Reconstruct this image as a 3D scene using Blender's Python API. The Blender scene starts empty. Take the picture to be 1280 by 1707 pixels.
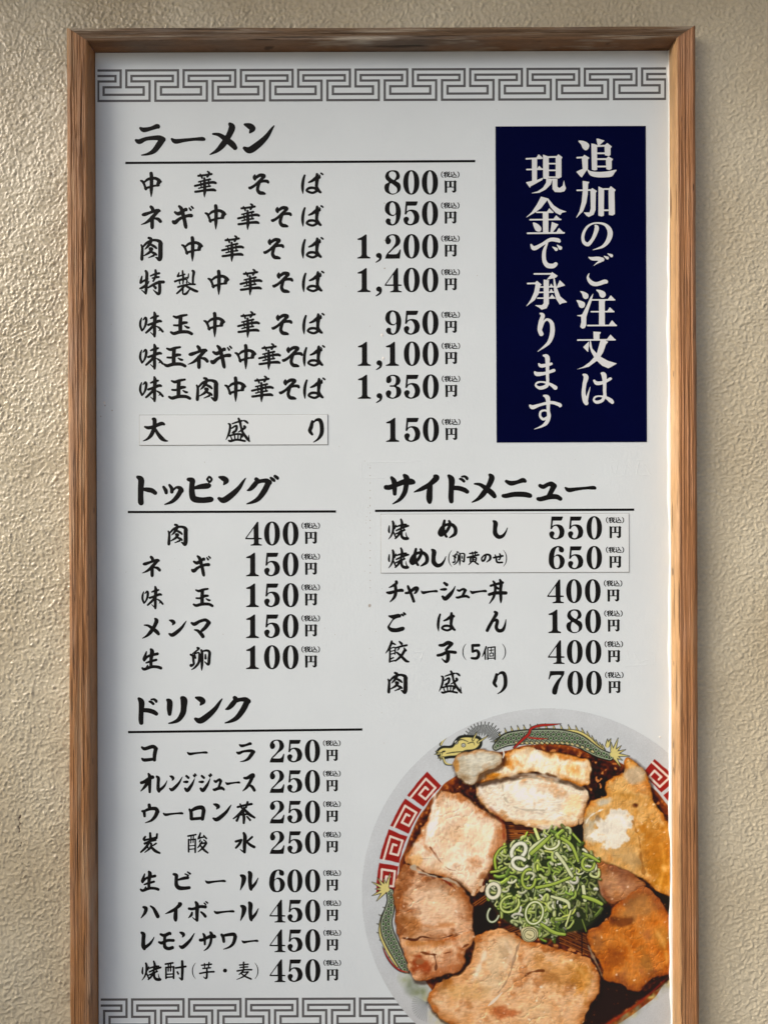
import bpy, math
import numpy as np
from mathutils import Matrix

# ---------------------------------------------------------------- camera
S = 0.000625            # metres per photo pixel on the face of the menu panel
D = 0.78                # camera to panel
ANG = math.radians(0.21)
sc = bpy.context.scene
cam_d = bpy.data.cameras.new('camera')
cam = bpy.data.objects.new('camera', cam_d)
sc.collection.objects.link(cam)
ca, sa = math.cos(ANG), math.sin(ANG)
cam.matrix_world = Matrix(((ca, sa, 0, 0), (0, 0, -1, -D), (-sa, ca, 0, 0), (0, 0, 0, 1)))
cam_d.sensor_fit = 'HORIZONTAL'
cam_d.sensor_width = 36.0
cam_d.lens = 36.0 * D / (1280 * S)
cam_d.clip_start = 0.02
cam_d.clip_end = 100
cam_d.dof.use_dof = True
cam_d.dof.focus_distance = D - 0.004
cam_d.dof.aperture_fstop = 9.0
sc.camera = cam

# ---------------------------------------------------------------- sky, sun, exposure
BLOCKER_OUT, SIDE = 0.20, 0.15      # reach and height of the two added, unseen light blockers
SUN_DIR = np.array([-0.78, -0.31, 0.56]); SUN_DIR /= np.linalg.norm(SUN_DIR)
world = bpy.data.worlds.new('World')
sc.world = world
world.use_nodes = True
nt = world.node_tree
sky = nt.nodes.new('ShaderNodeTexSky')
sky.sky_type = 'NISHITA'
sky.sun_disc = False
sky.sun_elevation = math.asin(SUN_DIR[2])
sky.sun_rotation = math.atan2(SUN_DIR[0], SUN_DIR[1])
sky.air_density = 0.8
sky.dust_density = 7.0
sky.ozone_density = 1.0
bg = nt.nodes['Background']
nt.links.new(sky.outputs[0], bg.inputs[0])
bg.inputs[1].default_value = 0.07
sun_d = bpy.data.lights.new('sun', 'SUN')
sun_d.energy = 1.5
sun_d.angle = math.radians(44)
sun_d.color = (1.0, 0.94, 0.85)
sun = bpy.data.objects.new('sun', sun_d)
sc.collection.objects.link(sun)
from mathutils import Vector
sun.rotation_euler = Vector(SUN_DIR).to_track_quat('Z', 'Y').to_euler()
sun.location = Vector(SUN_DIR) * 3
sc.view_settings.view_transform = 'Standard'
sc.view_settings.look = 'None'
sc.view_settings.exposure = 1.15
sc.view_settings.gamma = 1.0

# ---------------------------------------------------------------- helpers
def PX(px, py, d=0.0):
    """photo pixel -> (x, z) in the sign plane lying d metres in front of the panel face"""
    k = S * (D - d) / D
    x, z = (px - 640) * k, (853.5 - py) * k
    return x * ca + z * sa, -x * sa + z * ca

def srgb(c):
    c = np.asarray(c, dtype=float) / 255.0
    return np.where(c <= 0.04045, c / 12.92, ((c + 0.055) / 1.055) ** 2.4)

def link(o, parent=None):
    sc.collection.objects.link(o)
    if parent is not None:
        o.parent = parent
    return o

def mesh_obj(name, verts, faces, mat, parent=None, col=None, smooth=False, label=None, kind=None):
    me = bpy.data.meshes.new(name)
    verts = np.asarray(verts, dtype=np.float32).reshape(-1, 3)
    if isinstance(faces, np.ndarray):
        n, k = faces.shape
        me.vertices.add(len(verts)); me.vertices.foreach_set('co', verts.ravel())
        me.loops.add(n * k); me.loops.foreach_set('vertex_index', faces.astype(np.int32).ravel())
        me.polygons.add(n)
        me.polygons.foreach_set('loop_start', np.arange(0, n * k, k, dtype=np.int32))
        me.polygons.foreach_set('loop_total', np.full(n, k, dtype=np.int32))
        me.update(calc_edges=True)
    else:
        me.from_pydata(verts.tolist(), [], faces)
    if col is not None:
        at = me.color_attributes.new('Col', 'FLOAT_COLOR', 'POINT')
        rgba = np.ones((len(verts), 4), dtype=np.float32)
        rgba[:, :3] = col
        at.data.foreach_set('color', rgba.ravel())
    if smooth:
        me.polygons.foreach_set('use_smooth', np.ones(len(me.polygons), dtype=bool))
    me.materials.append(mat)
    o = bpy.data.objects.new(name, me)
    if label: o['label'] = label
    if kind: o['kind'] = kind
    return link(o, parent)

def fnoise(h, w, ly, lx, seed, hp=0.0):
    """smooth random field, feature sizes ly, lx in samples, unit variance"""
    r = np.random.default_rng(seed).standard_normal((h, w))
    fy = np.fft.fftfreq(h)[:, None]; fx = np.fft.rfftfreq(w)[None, :]
    q = (fy * ly) ** 2 + (fx * lx) ** 2
    flt = np.exp(-q * 3.0)
    if hp: flt = flt * (1 - np.exp(-q * hp))
    f = np.fft.irfft2(np.fft.rfft2(r) * flt, s=(h, w))
    return (f - f.mean()) / (f.std() + 1e-9)

# ---------------------------------------------------------------- materials
def mat_new(name):
    m = bpy.data.materials.new(name)
    m.use_nodes = True
    return m, m.node_tree, m.node_tree.nodes['Principled BSDF']

def mat_plain(name, rgb, rough=0.5, bump=0.0, scale=800, spec=0.5, vary=0.0, coat=0.0):
    m, t, b = mat_new(name)
    b.inputs['Base Color'].default_value = (*rgb, 1)
    b.inputs['Roughness'].default_value = rough
    b.inputs['Specular IOR Level'].default_value = spec
    tc = t.nodes.new('ShaderNodeTexCoord')
    if vary:
        n = t.nodes.new('ShaderNodeTexNoise'); n.inputs['Scale'].default_value = 14; n.inputs['Detail'].default_value = 6
        t.links.new(tc.outputs['Object'], n.inputs['Vector'])
        r = t.nodes.new('ShaderNodeMapRange')
        r.inputs['From Min'].default_value = 0.3; r.inputs['From Max'].default_value = 0.7
        r.inputs['To Min'].default_value = 1 - vary; r.inputs['To Max'].default_value = 1 + vary
        t.links.new(n.outputs['Fac'], r.inputs['Value'])
        mx = t.nodes.new('ShaderNodeVectorMath'); mx.operation = 'SCALE'
        mx.inputs[0].default_value = rgb
        t.links.new(r.outputs['Result'], mx.inputs['Scale'])
        t.links.new(mx.outputs['Vector'], b.inputs['Base Color'])
    if bump:
        n = t.nodes.new('ShaderNodeTexNoise'); n.inputs['Scale'].default_value = scale; n.inputs['Detail'].default_value = 3
        t.links.new(tc.outputs['Object'], n.inputs['Vector'])
        bp = t.nodes.new('ShaderNodeBump'); bp.inputs['Strength'].default_value = bump; bp.inputs['Distance'].default_value = 0.0005
        t.links.new(n.outputs['Fac'], bp.inputs['Height'])
        t.links.new(bp.outputs['Normal'], b.inputs['Normal'])
    return m

def mat_attr(name, rough=0.5, spec=0.5, bump=0.0, stretch=(900, 900, 900), amt=0.0):
    m, t, b = mat_new(name)
    a = t.nodes.new('ShaderNodeAttribute'); a.attribute_name = 'Col'
    b.inputs['Roughness'].default_value = rough
    b.inputs['Specular IOR Level'].default_value = spec
    tc = t.nodes.new('ShaderNodeTexCoord')
    mp = t.nodes.new('ShaderNodeMapping'); mp.inputs['Scale'].default_value = stretch
    t.links.new(tc.outputs['Object'], mp.inputs['Vector'])
    n = t.nodes.new('ShaderNodeTexNoise'); n.inputs['Scale'].default_value = 1; n.inputs['Detail'].default_value = 4
    t.links.new(mp.outputs['Vector'], n.inputs['Vector'])
    r = t.nodes.new('ShaderNodeMapRange')
    r.inputs['From Min'].default_value = 0.3; r.inputs['From Max'].default_value = 0.7
    r.inputs['To Min'].default_value = 1 - amt; r.inputs['To Max'].default_value = 1 + amt
    t.links.new(n.outputs['Fac'], r.inputs['Value'])
    mx = t.nodes.new('ShaderNodeVectorMath'); mx.operation = 'SCALE'
    t.links.new(a.outputs['Color'], mx.inputs[0])
    t.links.new(r.outputs['Result'], mx.inputs['Scale'])
    t.links.new(mx.outputs['Vector'], b.inputs['Base Color'])
    if bump:
        bp = t.nodes.new('ShaderNodeBump'); bp.inputs['Strength'].default_value = bump; bp.inputs['Distance'].default_value = 0.0004
        t.links.new(n.outputs['Fac'], bp.inputs['Height'])
        t.links.new(bp.outputs['Normal'], b.inputs['Normal'])
    return m

M_WALL = mat_attr('painted_stucco', rough=0.31, spec=0.75, bump=0.5, stretch=(900, 900, 900), amt=0.05)
M_WOOD = mat_attr('weathered_wood', rough=0.55, spec=0.4, bump=0.5, stretch=(2600, 2600, 130), amt=0.14)
M_WOODH = mat_attr('weathered_wood_across', rough=0.6, spec=0.35, bump=0.5, stretch=(130, 2600, 2600), amt=0.18)
M_PANEL = mat_plain('white_print_sheet', (0.655, 0.722, 0.760), rough=0.42, bump=0.3, scale=330, spec=0.4, vary=0.022)
M_STICK = mat_plain('white_sticker', (0.68, 0.742, 0.776), rough=0.38, bump=0.16, scale=500, spec=0.4, vary=0.01)
M_INK = mat_plain('black_ink', (0.006, 0.006, 0.0062), rough=0.55, spec=0.12, bump=0.1, scale=420)
M_GREY = mat_plain('grey_ink', (0.105, 0.108, 0.115), rough=0.5, spec=0.3)
M_NAVY = mat_plain('navy_print', (0.0006, 0.0016, 0.027), rough=0.5, spec=0.03, bump=0.12, scale=420, vary=0.1)
M_WHITE = mat_plain('white_lettering', (0.66, 0.69, 0.71), rough=0.45, spec=0.3)
M_DARK = mat_plain('dark_gap', (0.02, 0.018, 0.016), rough=0.9, spec=0.1)
M_SEAL = mat_plain('white_sealant', (0.82, 0.82, 0.80), rough=0.25, bump=0.3, scale=250, spec=0.5)
M_PRINT = mat_attr('colour_print', rough=0.42, spec=0.3, bump=0.05)
M_EDGE = mat_plain('edge_dirt', (0.36, 0.37, 0.37), rough=0.7, spec=0.1, vary=0.25)
M_SPECK = mat_plain('grime', (0.42, 0.40, 0.37), rough=0.8, spec=0.1)

# ---------------------------------------------------------------- wall
def build_wall():
    yw = -0.001                       # mean wall plane behind the panel face
    pitch = 0.00095
    X0, X1, Z0, Z1 = -0.50, 0.50, -0.62, 0.64
    nx, nz = int((X1 - X0) / pitch), int((Z1 - Z0) / pitch)
    xs = X0 + np.arange(nx + 1) * pitch
    zs = Z0 + np.arange(nz + 1) * pitch
    H, W = nz + 1, nx + 1
    n1 = fnoise(H, W, 6.6, 5.8, 5, hp=5)
    n2 = fnoise(H, W, 4.6, 4.2, 6, hp=5)
    n3 = fnoise(H, W, 3.4, 3.2, 7, hp=3)
    n4 = fnoise(H, W, 60, 60, 8)
    n5 = fnoise(H, W, 17, 22, 9)
    pt = fnoise(H, W, 3.2, 3.2, 10)
    ridge = 1.0 - np.clip(np.abs(n1 + 0.45 * n3) / 0.95, 0, 1) ** 0.8
    ridge2 = 1.0 - np.clip(np.abs(n2) / 0.7, 0, 1) ** 0.9
    amp = 0.92 + 0.14 * np.tanh(n4)
    h = amp * (0.00088 * ridge ** 1.4 + 0.00075 * ridge2 ** 1.4 * (0.8 + 0.2 * np.tanh(n5)) + 0.00014 * n3) + 0.00018 * n5
    h += 0.00055 * np.clip(pt - 1.5, 0, 2)
    # the right-hand side was trowelled flatter, in short sideways strokes
    rt = np.clip((xs[None, :] - 0.27) / 0.05, 0, 1)
    m1 = 1.0 - np.clip(np.abs(fnoise(H, W, 5.0, 8.0, 15, hp=5)) / 0.9, 0, 1) ** 0.8
    m2 = 1.0 - np.clip(np.abs(fnoise(H, W, 3.2, 4.0, 16, hp=4)) / 0.8, 0, 1) ** 0.8
    h = h * (1 - rt) + rt * (0.00065 * m1 ** 1.2 + 0.00065 * m2 ** 1.2 + 0.00010 * n3 + 0.00020 * fnoise(H, W, 30, 24, 17))
    base = srgb((194, 184, 159))
    tint = 1 + 0.05 * fnoise(H, W, 80, 60, 21)[..., None] * np.array([0.8, 1.0, 1.3]) + 0.03 * n3[..., None]
    col = base * tint
    XX, ZZ = np.meshgrid(xs, zs)
    fine = fnoise(H, W, 2, 2, 33)
    for (px, y0, y1, w) in ((32, 1360, 1388, 1.6), (35, 1404, 1412, 1.8)):   # two dark chips in the paint
        cx, ct = PX(px, y0, 0.001); _, cb = PX(px, y1, 0.001)
        wob = 0.0007 * np.sin(ZZ * 900)
        mk = (np.abs(XX - cx + wob) < w * S * (0.6 + 0.3 * fine)) & (ZZ < ct) & (ZZ > cb)
        col[mk] = srgb((70, 50, 40)); h[mk] -= 0.0006
    iz, ix = np.meshgrid(np.arange(nz), np.arange(nx), indexing='ij')
    xc, zc = xs[ix] + pitch / 2, zs[iz] + pitch / 2
    keep = ~((np.abs(xc) < 0.312) & (zc < 0.484) & (zc > -0.60))
    a = (iz * W + ix)[keep]
    F = np.stack([a, a + 1, a + W + 1, a + W], 1)
    V = np.stack([XX, yw - h, ZZ], -1).reshape(-1, 3)
    C = col.reshape(-1, 3)
    used = np.unique(F); remap = np.zeros(len(V), int); remap[used] = np.arange(len(used))
    V, C, F = V[used], C[used], remap[F]
    # plain continuation of the wall beyond the modelled relief
    B = 2.2; extra = []; n0 = len(V)
    q = [(-B, X0, -B, B), (X1, B, -B, B), (X0, X1, Z1, B), (X0, X1, -B, Z0), (-0.312, 0.312, -0.60, 0.484)]
    EV, EF = [], []
    for (a0, a1, b0, b1) in q:
        k = n0 + len(EV)
        yq = 0.014 if a0 == -0.312 else yw
        EV += [(a0, yq, b0), (a1, yq, b0), (a1, yq, b1), (a0, yq, b1)]
        EF.append((k, k + 1, k + 2, k + 3))
    V = np.concatenate([V, np.array(EV)]); C = np.concatenate([C, np.tile(base, (len(EV), 1))])
    F = np.concatenate([F, np.array(EF)])
    mesh_obj('stucco_wall', V, F, M_WALL, col=C, smooth=True, kind='structure')
build_wall()
M_PAVE = mat_plain('paving', (0.32, 0.30, 0.27), rough=0.85, bump=0.4, scale=60, spec=0.2, vary=0.15)
mesh_obj('pavement', [(-12, -14, -1.45), (12, -14, -1.45), (12, -0.002, -1.45), (-12, -0.002, -1.45)], [(0, 1, 2, 3)], M_PAVE, kind='structure')
def slab(name, x0, x1, y0, y1, z0, z1, mat):
    V = [(x, y, z) for z in (z0, z1) for y in (y0, y1) for x in (x0, x1)]
    mesh_obj(name, V, [(0, 2, 3, 1), (4, 5, 7, 6), (0, 1, 5, 4), (2, 6, 7, 3), (0, 4, 6, 2), (1, 3, 7, 5)], mat, kind='structure')
M_PLAIN = mat_plain('plain_render', tuple(srgb((194, 184, 159))), rough=0.8, bump=0.4, scale=120, spec=0.2, vary=0.05)
slab('top_light_blocker', -2.2, 2.2, -BLOCKER_OUT, -0.002, 0.68, 0.74, M_PLAIN)  # unseen slab, added to shade the top of the sign and wall
slab('left_light_blocker', -1.55, -1.40, -1.3, -0.003, -1.449, SIDE, M_PLAIN)  # unseen low wall, added to dim the light lower down

# ---------------------------------------------------------------- the sign
sign = bpy.data.objects.new('menu_sign', None)
sign.empty_display_size = 0.1
link(sign)
sign['label'] = 'white ramen shop menu board in a weathered brown wooden frame on cream stucco wall'
sign['category'] = 'menu board'

DEPTH = 0.019       # frame front stands this far in front of the panel
XL, ZT = PX(160, 853)[0], PX(640, 84)[1]
XR = PX(1117.5, 853)[0]
ZB = PX(640, 1762)[1]

def rail(axis, inner, outer_w, s0, s1, mit0, mit1, seed, tone, label, mat, flip):
    """one frame rail: profile swept along s; c=0 at the inner edge, c=1 at the outer edge"""
    prof = []
    r = 0.0022
    for t in np.linspace(0, 1, 16): prof.append((0.0, 0.0128 * (1 - t) + (-DEPTH + r) * t))     # inner face, wall -> front
    for a in np.linspace(0, math.pi / 2, 6)[1:]: prof.append((r - r * math.cos(a), -DEPTH + r - r * math.sin(a)))
    w = outer_w; R = 0.0050
    for t in np.linspace(0, 1, 46)[1:]: prof.append((r + (w - R - r) * t, -DEPTH))
    for a in np.linspace(0, math.pi / 2, 10)[1:]: prof.append((w - R + R * math.sin(a), -DEPTH + R - R * math.cos(a)))
    for t in np.linspace(0, 1, 12)[1:]: prof.append((w, (-DEPTH + R) * (1 - t) + 0.0128 * t))
    prof = np.array(prof); n = len(prof)
    m = int((s1 - s0) / 0.0011)
    s = np.linspace(s0, s1, m)
    g1 = fnoise(m, n, 50, 1.5, seed)
    g2 = fnoise(m, n, 14, 1.2, seed + 1)
    g3 = fnoise(m, n, 200, 5, seed + 2)
    g4 = fnoise(m, n, 60, 14, seed + 3)
    crack = np.clip((fnoise(m, n, 45, 1.2, seed + 4) - 1.7) / 0.7, 0, 1)
    if flip < 0 and axis == 'z':          # one long drying crack wandering along the left rail
        cc = np.arange(n)[None, :]; w0 = fnoise(m, 4, 60, 1, seed + 8)[:, :1]; w1 = fnoise(m, 4, 35, 1, seed + 9)[:, :1]
        crack = np.maximum(crack, np.clip(1.4 - np.abs(cc - 31 - 1.6 * w0) / 0.9, 0, 1) * np.clip(w1 + 0.7, 0, 1))
        crack = np.maximum(crack, 0.7 * np.clip(1.2 - np.abs(cc - 46 - 2.2 * w1) / 0.8, 0, 1) * np.clip(w0 - 0.2, 0, 1))
    disp = 0.00016 * g1 + 0.00008 * g2 + 0.00022 * g3 - 0.0009 * crack
    tang = np.gradient(prof, axis=0); nrm = np.stack([tang[:, 1], -tang[:, 0]], 1)
    nrm /= np.linalg.norm(nrm, axis=1)[:, None]
    P = prof[None] - nrm[None] * -disp[..., None]
    c, y = P[..., 0], P[..., 1]
    u = (s - s0)[:, None] / (s1 - s0)
    SS = s[:, None] - mit0 * c * (1 - u) + mit1 * c * u
    if axis == 'z': V = np.stack([inner + flip * c, y, SS], -1)
    else: V = np.stack([SS, y, inner + flip * c], -1)
    base = srgb(tone[0]); dark = srgb(tone[1]); pale = srgb(tone[2])
    k = np.clip(0.3 + 0.10 * g1 + 0.11 * g2 + 0.12 * g3, 0, 1)[..., None]
    inner_lit = np.clip(1 - np.abs(np.arange(n) - 8) / 13.0, 0, 1)[None, :, None] ** 0.4      # paler inner edge: light put into the wood colour
    base = base * (1 - inner_lit) + srgb(tone[4]) * inner_lit
    dark = dark * (1 - inner_lit) + srgb(tone[4]) * 0.6 * inner_lit
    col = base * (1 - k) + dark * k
    pk = np.clip(g4 * 0.5 + 0.25 * g2 - 0.35, 0, 1)[..., None] * tone[3]
    col = col * (1 - pk) + pale * pk
    wt = fnoise(m, n, 130, 30, seed + 12) * 0.6 + fnoise(m, n, 30, 9, seed + 13) * 0.5
    gk = np.clip(wt * 0.5 + 0.1, 0, 1)[..., None] * tone[3] * 0.7
    grey = col.mean(-1, keepdims=True) * np.array([1.0, 0.92, 0.82])
    col = (col * (1 - gk) + grey * gk) * (1 + 0.10 * wt[..., None])
    nick = np.clip((fnoise(m, n, 9, 2.2, seed + 14) - 2.5) / 0.4, 0, 1)
    col = col * (1 - 0.6 * nick[..., None])
    col = col * (1 - 0.85 * crack[..., None])
    iz, ix = np.meshgrid(np.arange(m - 1), np.arange(n - 1), indexing='ij')
    a = (iz * n + ix).ravel()
    F = np.stack([a, a + 1, a + n + 1, a + n], 1)
    sgn = flip if axis == 'z' else -flip
    if sgn > 0: F = F[:, ::-1]
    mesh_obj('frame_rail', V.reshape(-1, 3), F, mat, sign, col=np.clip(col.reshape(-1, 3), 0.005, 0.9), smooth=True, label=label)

WL = 0.0228
def fw(px, inner, depth=DEPTH): return abs(PX(px, 853, depth)[0] - inner)
wl, wr = fw(112, XL), fw(1164, XR)
wt = abs(PX(640, 41, DEPTH)[1] - ZT)
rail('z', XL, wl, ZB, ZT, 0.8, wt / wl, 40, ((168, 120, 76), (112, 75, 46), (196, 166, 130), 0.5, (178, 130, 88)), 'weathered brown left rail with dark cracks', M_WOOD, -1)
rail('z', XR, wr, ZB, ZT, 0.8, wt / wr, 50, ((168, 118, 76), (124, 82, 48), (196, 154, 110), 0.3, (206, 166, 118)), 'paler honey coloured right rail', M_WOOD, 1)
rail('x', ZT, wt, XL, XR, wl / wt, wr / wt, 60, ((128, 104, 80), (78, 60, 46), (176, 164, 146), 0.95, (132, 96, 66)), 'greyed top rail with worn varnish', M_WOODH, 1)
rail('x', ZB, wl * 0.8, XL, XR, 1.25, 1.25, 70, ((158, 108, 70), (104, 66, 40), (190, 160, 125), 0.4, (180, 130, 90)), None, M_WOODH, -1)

def box(name, x0, x1, y0, y1, z0, z1, mat, parent, bev=0.0, label=None):
    """plate with its front at y0 (nearer the camera) and small chamfers round the front"""
    b = bev
    V = [(x0, y1, z0), (x1, y1, z0), (x1, y1, z1), (x0, y1, z1),
         (x0, y0 + b, z0), (x1, y0 + b, z0), (x1, y0 + b, z1), (x0, y0 + b, z1),
         (x0 + b, y0, z0 + b), (x1 - b, y0, z0 + b), (x1 - b, y0, z1 - b), (x0 + b, y0, z1 - b)]
    F = [(8, 9, 10, 11), (0, 1, 5, 4), (1, 2, 6, 5), (2, 3, 7, 6), (3, 0, 4, 7),
         (4, 5, 9, 8), (5, 6, 10, 9), (6, 7, 11, 10), (7, 4, 8, 11), (3, 2, 1, 0)]
    return mesh_obj(name, V, F, mat, parent, label=label)

panel = box('menu_panel', XL + 0.0008, XR - 0.0008, 0.0, 0.003, ZB + 0.0008, ZT - 0.0008, M_PANEL, sign, bev=0.0002,
            label='white printed menu sheet with black lettering')
box('backing_board', XL - 0.004, XR + 0.004, 0.0035, 0.008, ZB - 0.004, ZT + 0.004, M_DARK, sign)

# wavy strip of white sealant where the sheet meets the right rail
def sealant():
    n = 520; z = np.linspace(ZB + 0.001, ZT - 0.001, n)
    w1 = fnoise(n, 4, 26, 1, 3)[:, 0]; w2 = fnoise(n, 4, 7, 1, 4)[:, 0]
    wd = np.clip((0.0025 - 0.0011 * np.clip((z - 0.15) / 0.3, 0, 1)) + 0.0007 * w1 + 0.0003 * w2, 0.0008, 0.0042)
    V, F = [], []
    for i in range(n):
        for t, hgt in ((0, 0.0001), (0.25, 0.0012), (0.6, 0.0017), (1, 0.0016)):
            V.append((XR - 0.0001 - wd[i] * (1 - t), -hgt - 0.0002 * w2[i] * (t > 0.1) * 0.5, z[i]))
        if i:
            for k in range(3):
                a = (i - 1) * 4 + k
                F.append((a, a + 1, a + 5, a + 4))
    mesh_obj('sealant_strip', V, F, M_SEAL, sign, smooth=True, label='uneven white sealant along the right rail')
sealant()
# ---------------------------------------------------------------- lettering
# Glyphs are drawn as brush strokes ("x y width ..." joined smoothly) or outlines.
# s = open stroke, p = filled outline, q = filled smooth outline, e = ellipse; capital letters cut away.
GL = {}
def G(ch, k, cx, cy, data, res=84):
    GL[ch] = dict(k=k, cx=cx, cy=cy, data=data, res=res, mesh=None)

H = 307.0
G('ラ', H, 185, 190, "98 92 14 128 107 34 190 95 26 240 77 34 252 84 20/60 195 14 90 207 36 150 183 26 250 175 36 290 190 40/285 190 45 255 235 45 215 285 36 165 312 18 108 323 3")
G('ー', H, 505, 190, "366 185 12 398 205 34 470 196 24 560 187 20 625 185 28 642 190 16")
G('メ', H, 805, 185, "862 58 22 880 88 48 850 160 42 800 235 44 750 285 26 692 317 3/718 142 10 770 150 26 830 190 40 880 230 46 905 260 34")
G('ン', H, 1105, 190, "990 66 14 1030 80 44 1055 100 44 1042 122 24 1030 138 4/985 268 22 1030 285 50 1100 240 50 1170 175 36 1215 110 18 1238 78 3")
TO = "50 52 20 78 75 44 76 140 42 74 220 40 76 265 42 80 275 30/95 155 18 130 160 32 170 168 34 198 188 28"
G('ト', H, 125, 165, TO)
G('ッ', H, 350, 190, "270 136 16 288 165 26 292 185 22/320 120 14 340 150 24 340 178 24/352 162 10 380 140 14 410 148 30 422 168 34/420 162 36 385 220 32 340 262 22 280 285 3")
G('ピ', H, 580, 165, "482 72 24 515 82 40 512 120 38 512 190 44 530 238 48 600 250 42 665 244 42 680 245 24/525 148 14 580 135 34 640 128 42 660 125 26/642 72 12 660 51 12 680 72 12 662 95 12 642 72 12")
KU = "1060 70 26 1070 85 30 1040 125 36 1010 155 24 985 166 4/1075 92 30 1110 85 26 1150 85 34 1175 100 34/1165 100 42 1130 170 42 1080 235 34 1030 265 20 980 281 3"
G('ク', H, 1085, 168, KU)
G('グ', H, 1115, 160, KU + "/1185 60 14 1205 75 22 1215 85 14/1220 45 18 1240 60 22 1244 68 12")
G('サ', H, 185, 154, "70 140 34 100 140 36 150 122 34 220 95 40 280 92 46 305 98 24/118 58 20 138 90 38 142 140 34 143 195 26/225 38 20 245 65 44 240 130 36 225 190 34 185 245 22 128 281 3")
G('イ', H, 415, 155, "485 45 22 498 62 44 440 115 32 380 150 30 310 180 3/445 130 36 440 180 44 438 235 46 440 265 28")
DO = "605 42 20 628 75 46 625 150 38 622 225 38 625 258 32/640 145 30 690 148 34 735 162 34 760 178 28/700 68 12 718 75 18 733 88 18/715 50 8 740 48 14 758 62 20 760 70 14"
G('ド', H, 685, 155, DO)
G('ニ', H, 315, 150, "225 88 20 265 105 34 320 95 26 365 80 34 385 88 20/198 212 24 225 212 32 290 200 36 370 200 38 420 210 34 432 216 16")
G('ュ', H, 590, 175, "512 125 24 540 135 30 580 115 28 610 112 36 635 130 34/630 128 42 610 170 36 585 215 30/495 238 24 520 240 32 590 222 36 650 220 36 685 238 28")
G('リ', H, 410, 175, "330 88 18 348 105 40 347 160 40 347 208 24/455 72 28 470 92 52 468 150 44 460 200 42 425 255 30 380 278 16 340 287 4")
R = 304.0
G('中', R, 215, 215, "78 165 18 105 180 30 125 220 26 145 278 28/130 180 20 170 148 30 230 135 36 275 135 34 315 158 40 345 180 22/322 175 50 305 215 40 300 228 30/135 268 26 180 255 26 250 235 22 318 230 18/215 68 40 220 110 42 220 200 42 217 290 38 216 345 20 215 380 3")
G('華', R, 935, 210, "845 98 24 900 92 22 960 85 24 1020 75 24/870 75 12 890 110 22 895 130 14/970 42 18 990 65 26 965 110 22/850 178 16 930 160 18 1000 145 24/800 232 24 860 218 24 960 195 26 1040 185 32 1075 195 26/850 264 14 920 248 14 1000 236 20/805 310 26 850 305 26 950 290 28 1040 285 34 1070 295 22/875 180 12 885 255 12/980 150 14 985 235 14/925 130 22 928 220 34 930 300 36 925 345 22 925 382 3")
G('そ', R, 240, 210, "200 85 6 195 120 44 200 150 24/200 135 30 260 95 38 305 95 44 320 110 40 270 160 30 200 225 30 140 262 34 125 258 24/270 185 20 310 172 30 360 172 36 375 188 28/265 180 30 245 230 36 235 285 38 260 325 44 300 332 40 330 340 22")
HA = "860 92 20 842 150 30 832 220 34 832 280 28 836 335 4/915 185 16 960 165 30 1010 130 40 1055 120 34/1025 75 26 1025 130 50 1020 200 38 1020 250 36 1050 300 34 1070 318 26/1020 300 30 970 325 26 920 315 26 885 292 22 920 262 30 980 260 28 1020 285 26"
G('ば', R, 962, 205, HA + "/1055 85 6 1065 100 12/1080 65 18 1100 80 18")
G('は', R, 951, 205, HA)
G('ネ', R, 225, 207, "215 70 34 235 95 42 240 130 34/108 175 30 135 170 44 200 148 32 290 118 34 330 125 26/315 120 40 265 175 42 210 235 42 150 280 26 85 307 3/230 210 44 230 280 44 230 340 42 230 358 14/265 225 22 310 235 38 340 265 38")
G('ギ', R, 645, 208, "535 145 26 580 165 44 640 130 40 680 105 36 688 120 20/510 270 34 535 280 50 600 230 36 690 195 36 745 190 44 755 195 30/590 65 26 620 100 44 640 170 46 660 250 44 675 330 42 682 355 20/725 88 14 745 115 24/755 70 18 775 92 20")
G('肉', R, 220, 232, "85 180 18 98 220 28 95 300 34 92 360 38 92 375 24/110 200 20 160 150 28 220 120 28 280 115 30 330 135 44 345 165 50/340 170 54 340 260 54 338 340 54 325 375 40 290 350 20 275 345 6/185 85 28 215 100 34 205 150 34 170 200 28 135 235 6/215 175 28 260 200 30 285 222 20/205 230 40 225 235 34 190 280 30 120 322 8/225 275 24 265 295 32 285 310 20/250 320 24 215 335 14 180 350 5")
G('特', R, 225, 200, "95 115 10 80 170 26 70 200 14/75 205 20 110 180 22 170 150 20/145 45 26 160 80 36 155 180 36 150 290 34 145 345 24/70 278 18 110 260 30 170 210 18 190 180 4/145 345 22 115 320 12 90 300 5/210 110 14 270 85 22 325 75 24/275 35 24 280 80 30 270 130 24 245 180 18/235 140 14 290 128 24 320 125 20/180 265 18 250 225 30 320 195 34 380 192 36/325 180 16 330 220 34 330 320 36 310 350 34 270 320 16 245 295 4/240 240 14 270 262 32 275 275 26")
G('製', R, 680, 200, "590 65 10 575 105 26 565 120 14/575 120 20 620 105 18 665 90 18/535 185 28 590 165 22 690 135 18/635 45 20 640 100 28 645 160 24 640 215 14/590 182 14 600 218 14/590 180 12 640 165 12 690 162 16 690 205 16/715 85 12 710 130 18 700 150 8/770 45 30 785 65 36 775 130 30 772 220 26/575 260 26 640 240 22 720 225 22 800 225 22/660 240 30 620 290 28 560 345 22/640 290 20 640 350 20 680 350 30 715 310 20 735 280 8/680 245 26 740 280 32 800 310 36 830 320 28/745 215 12 700 190 8")
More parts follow.
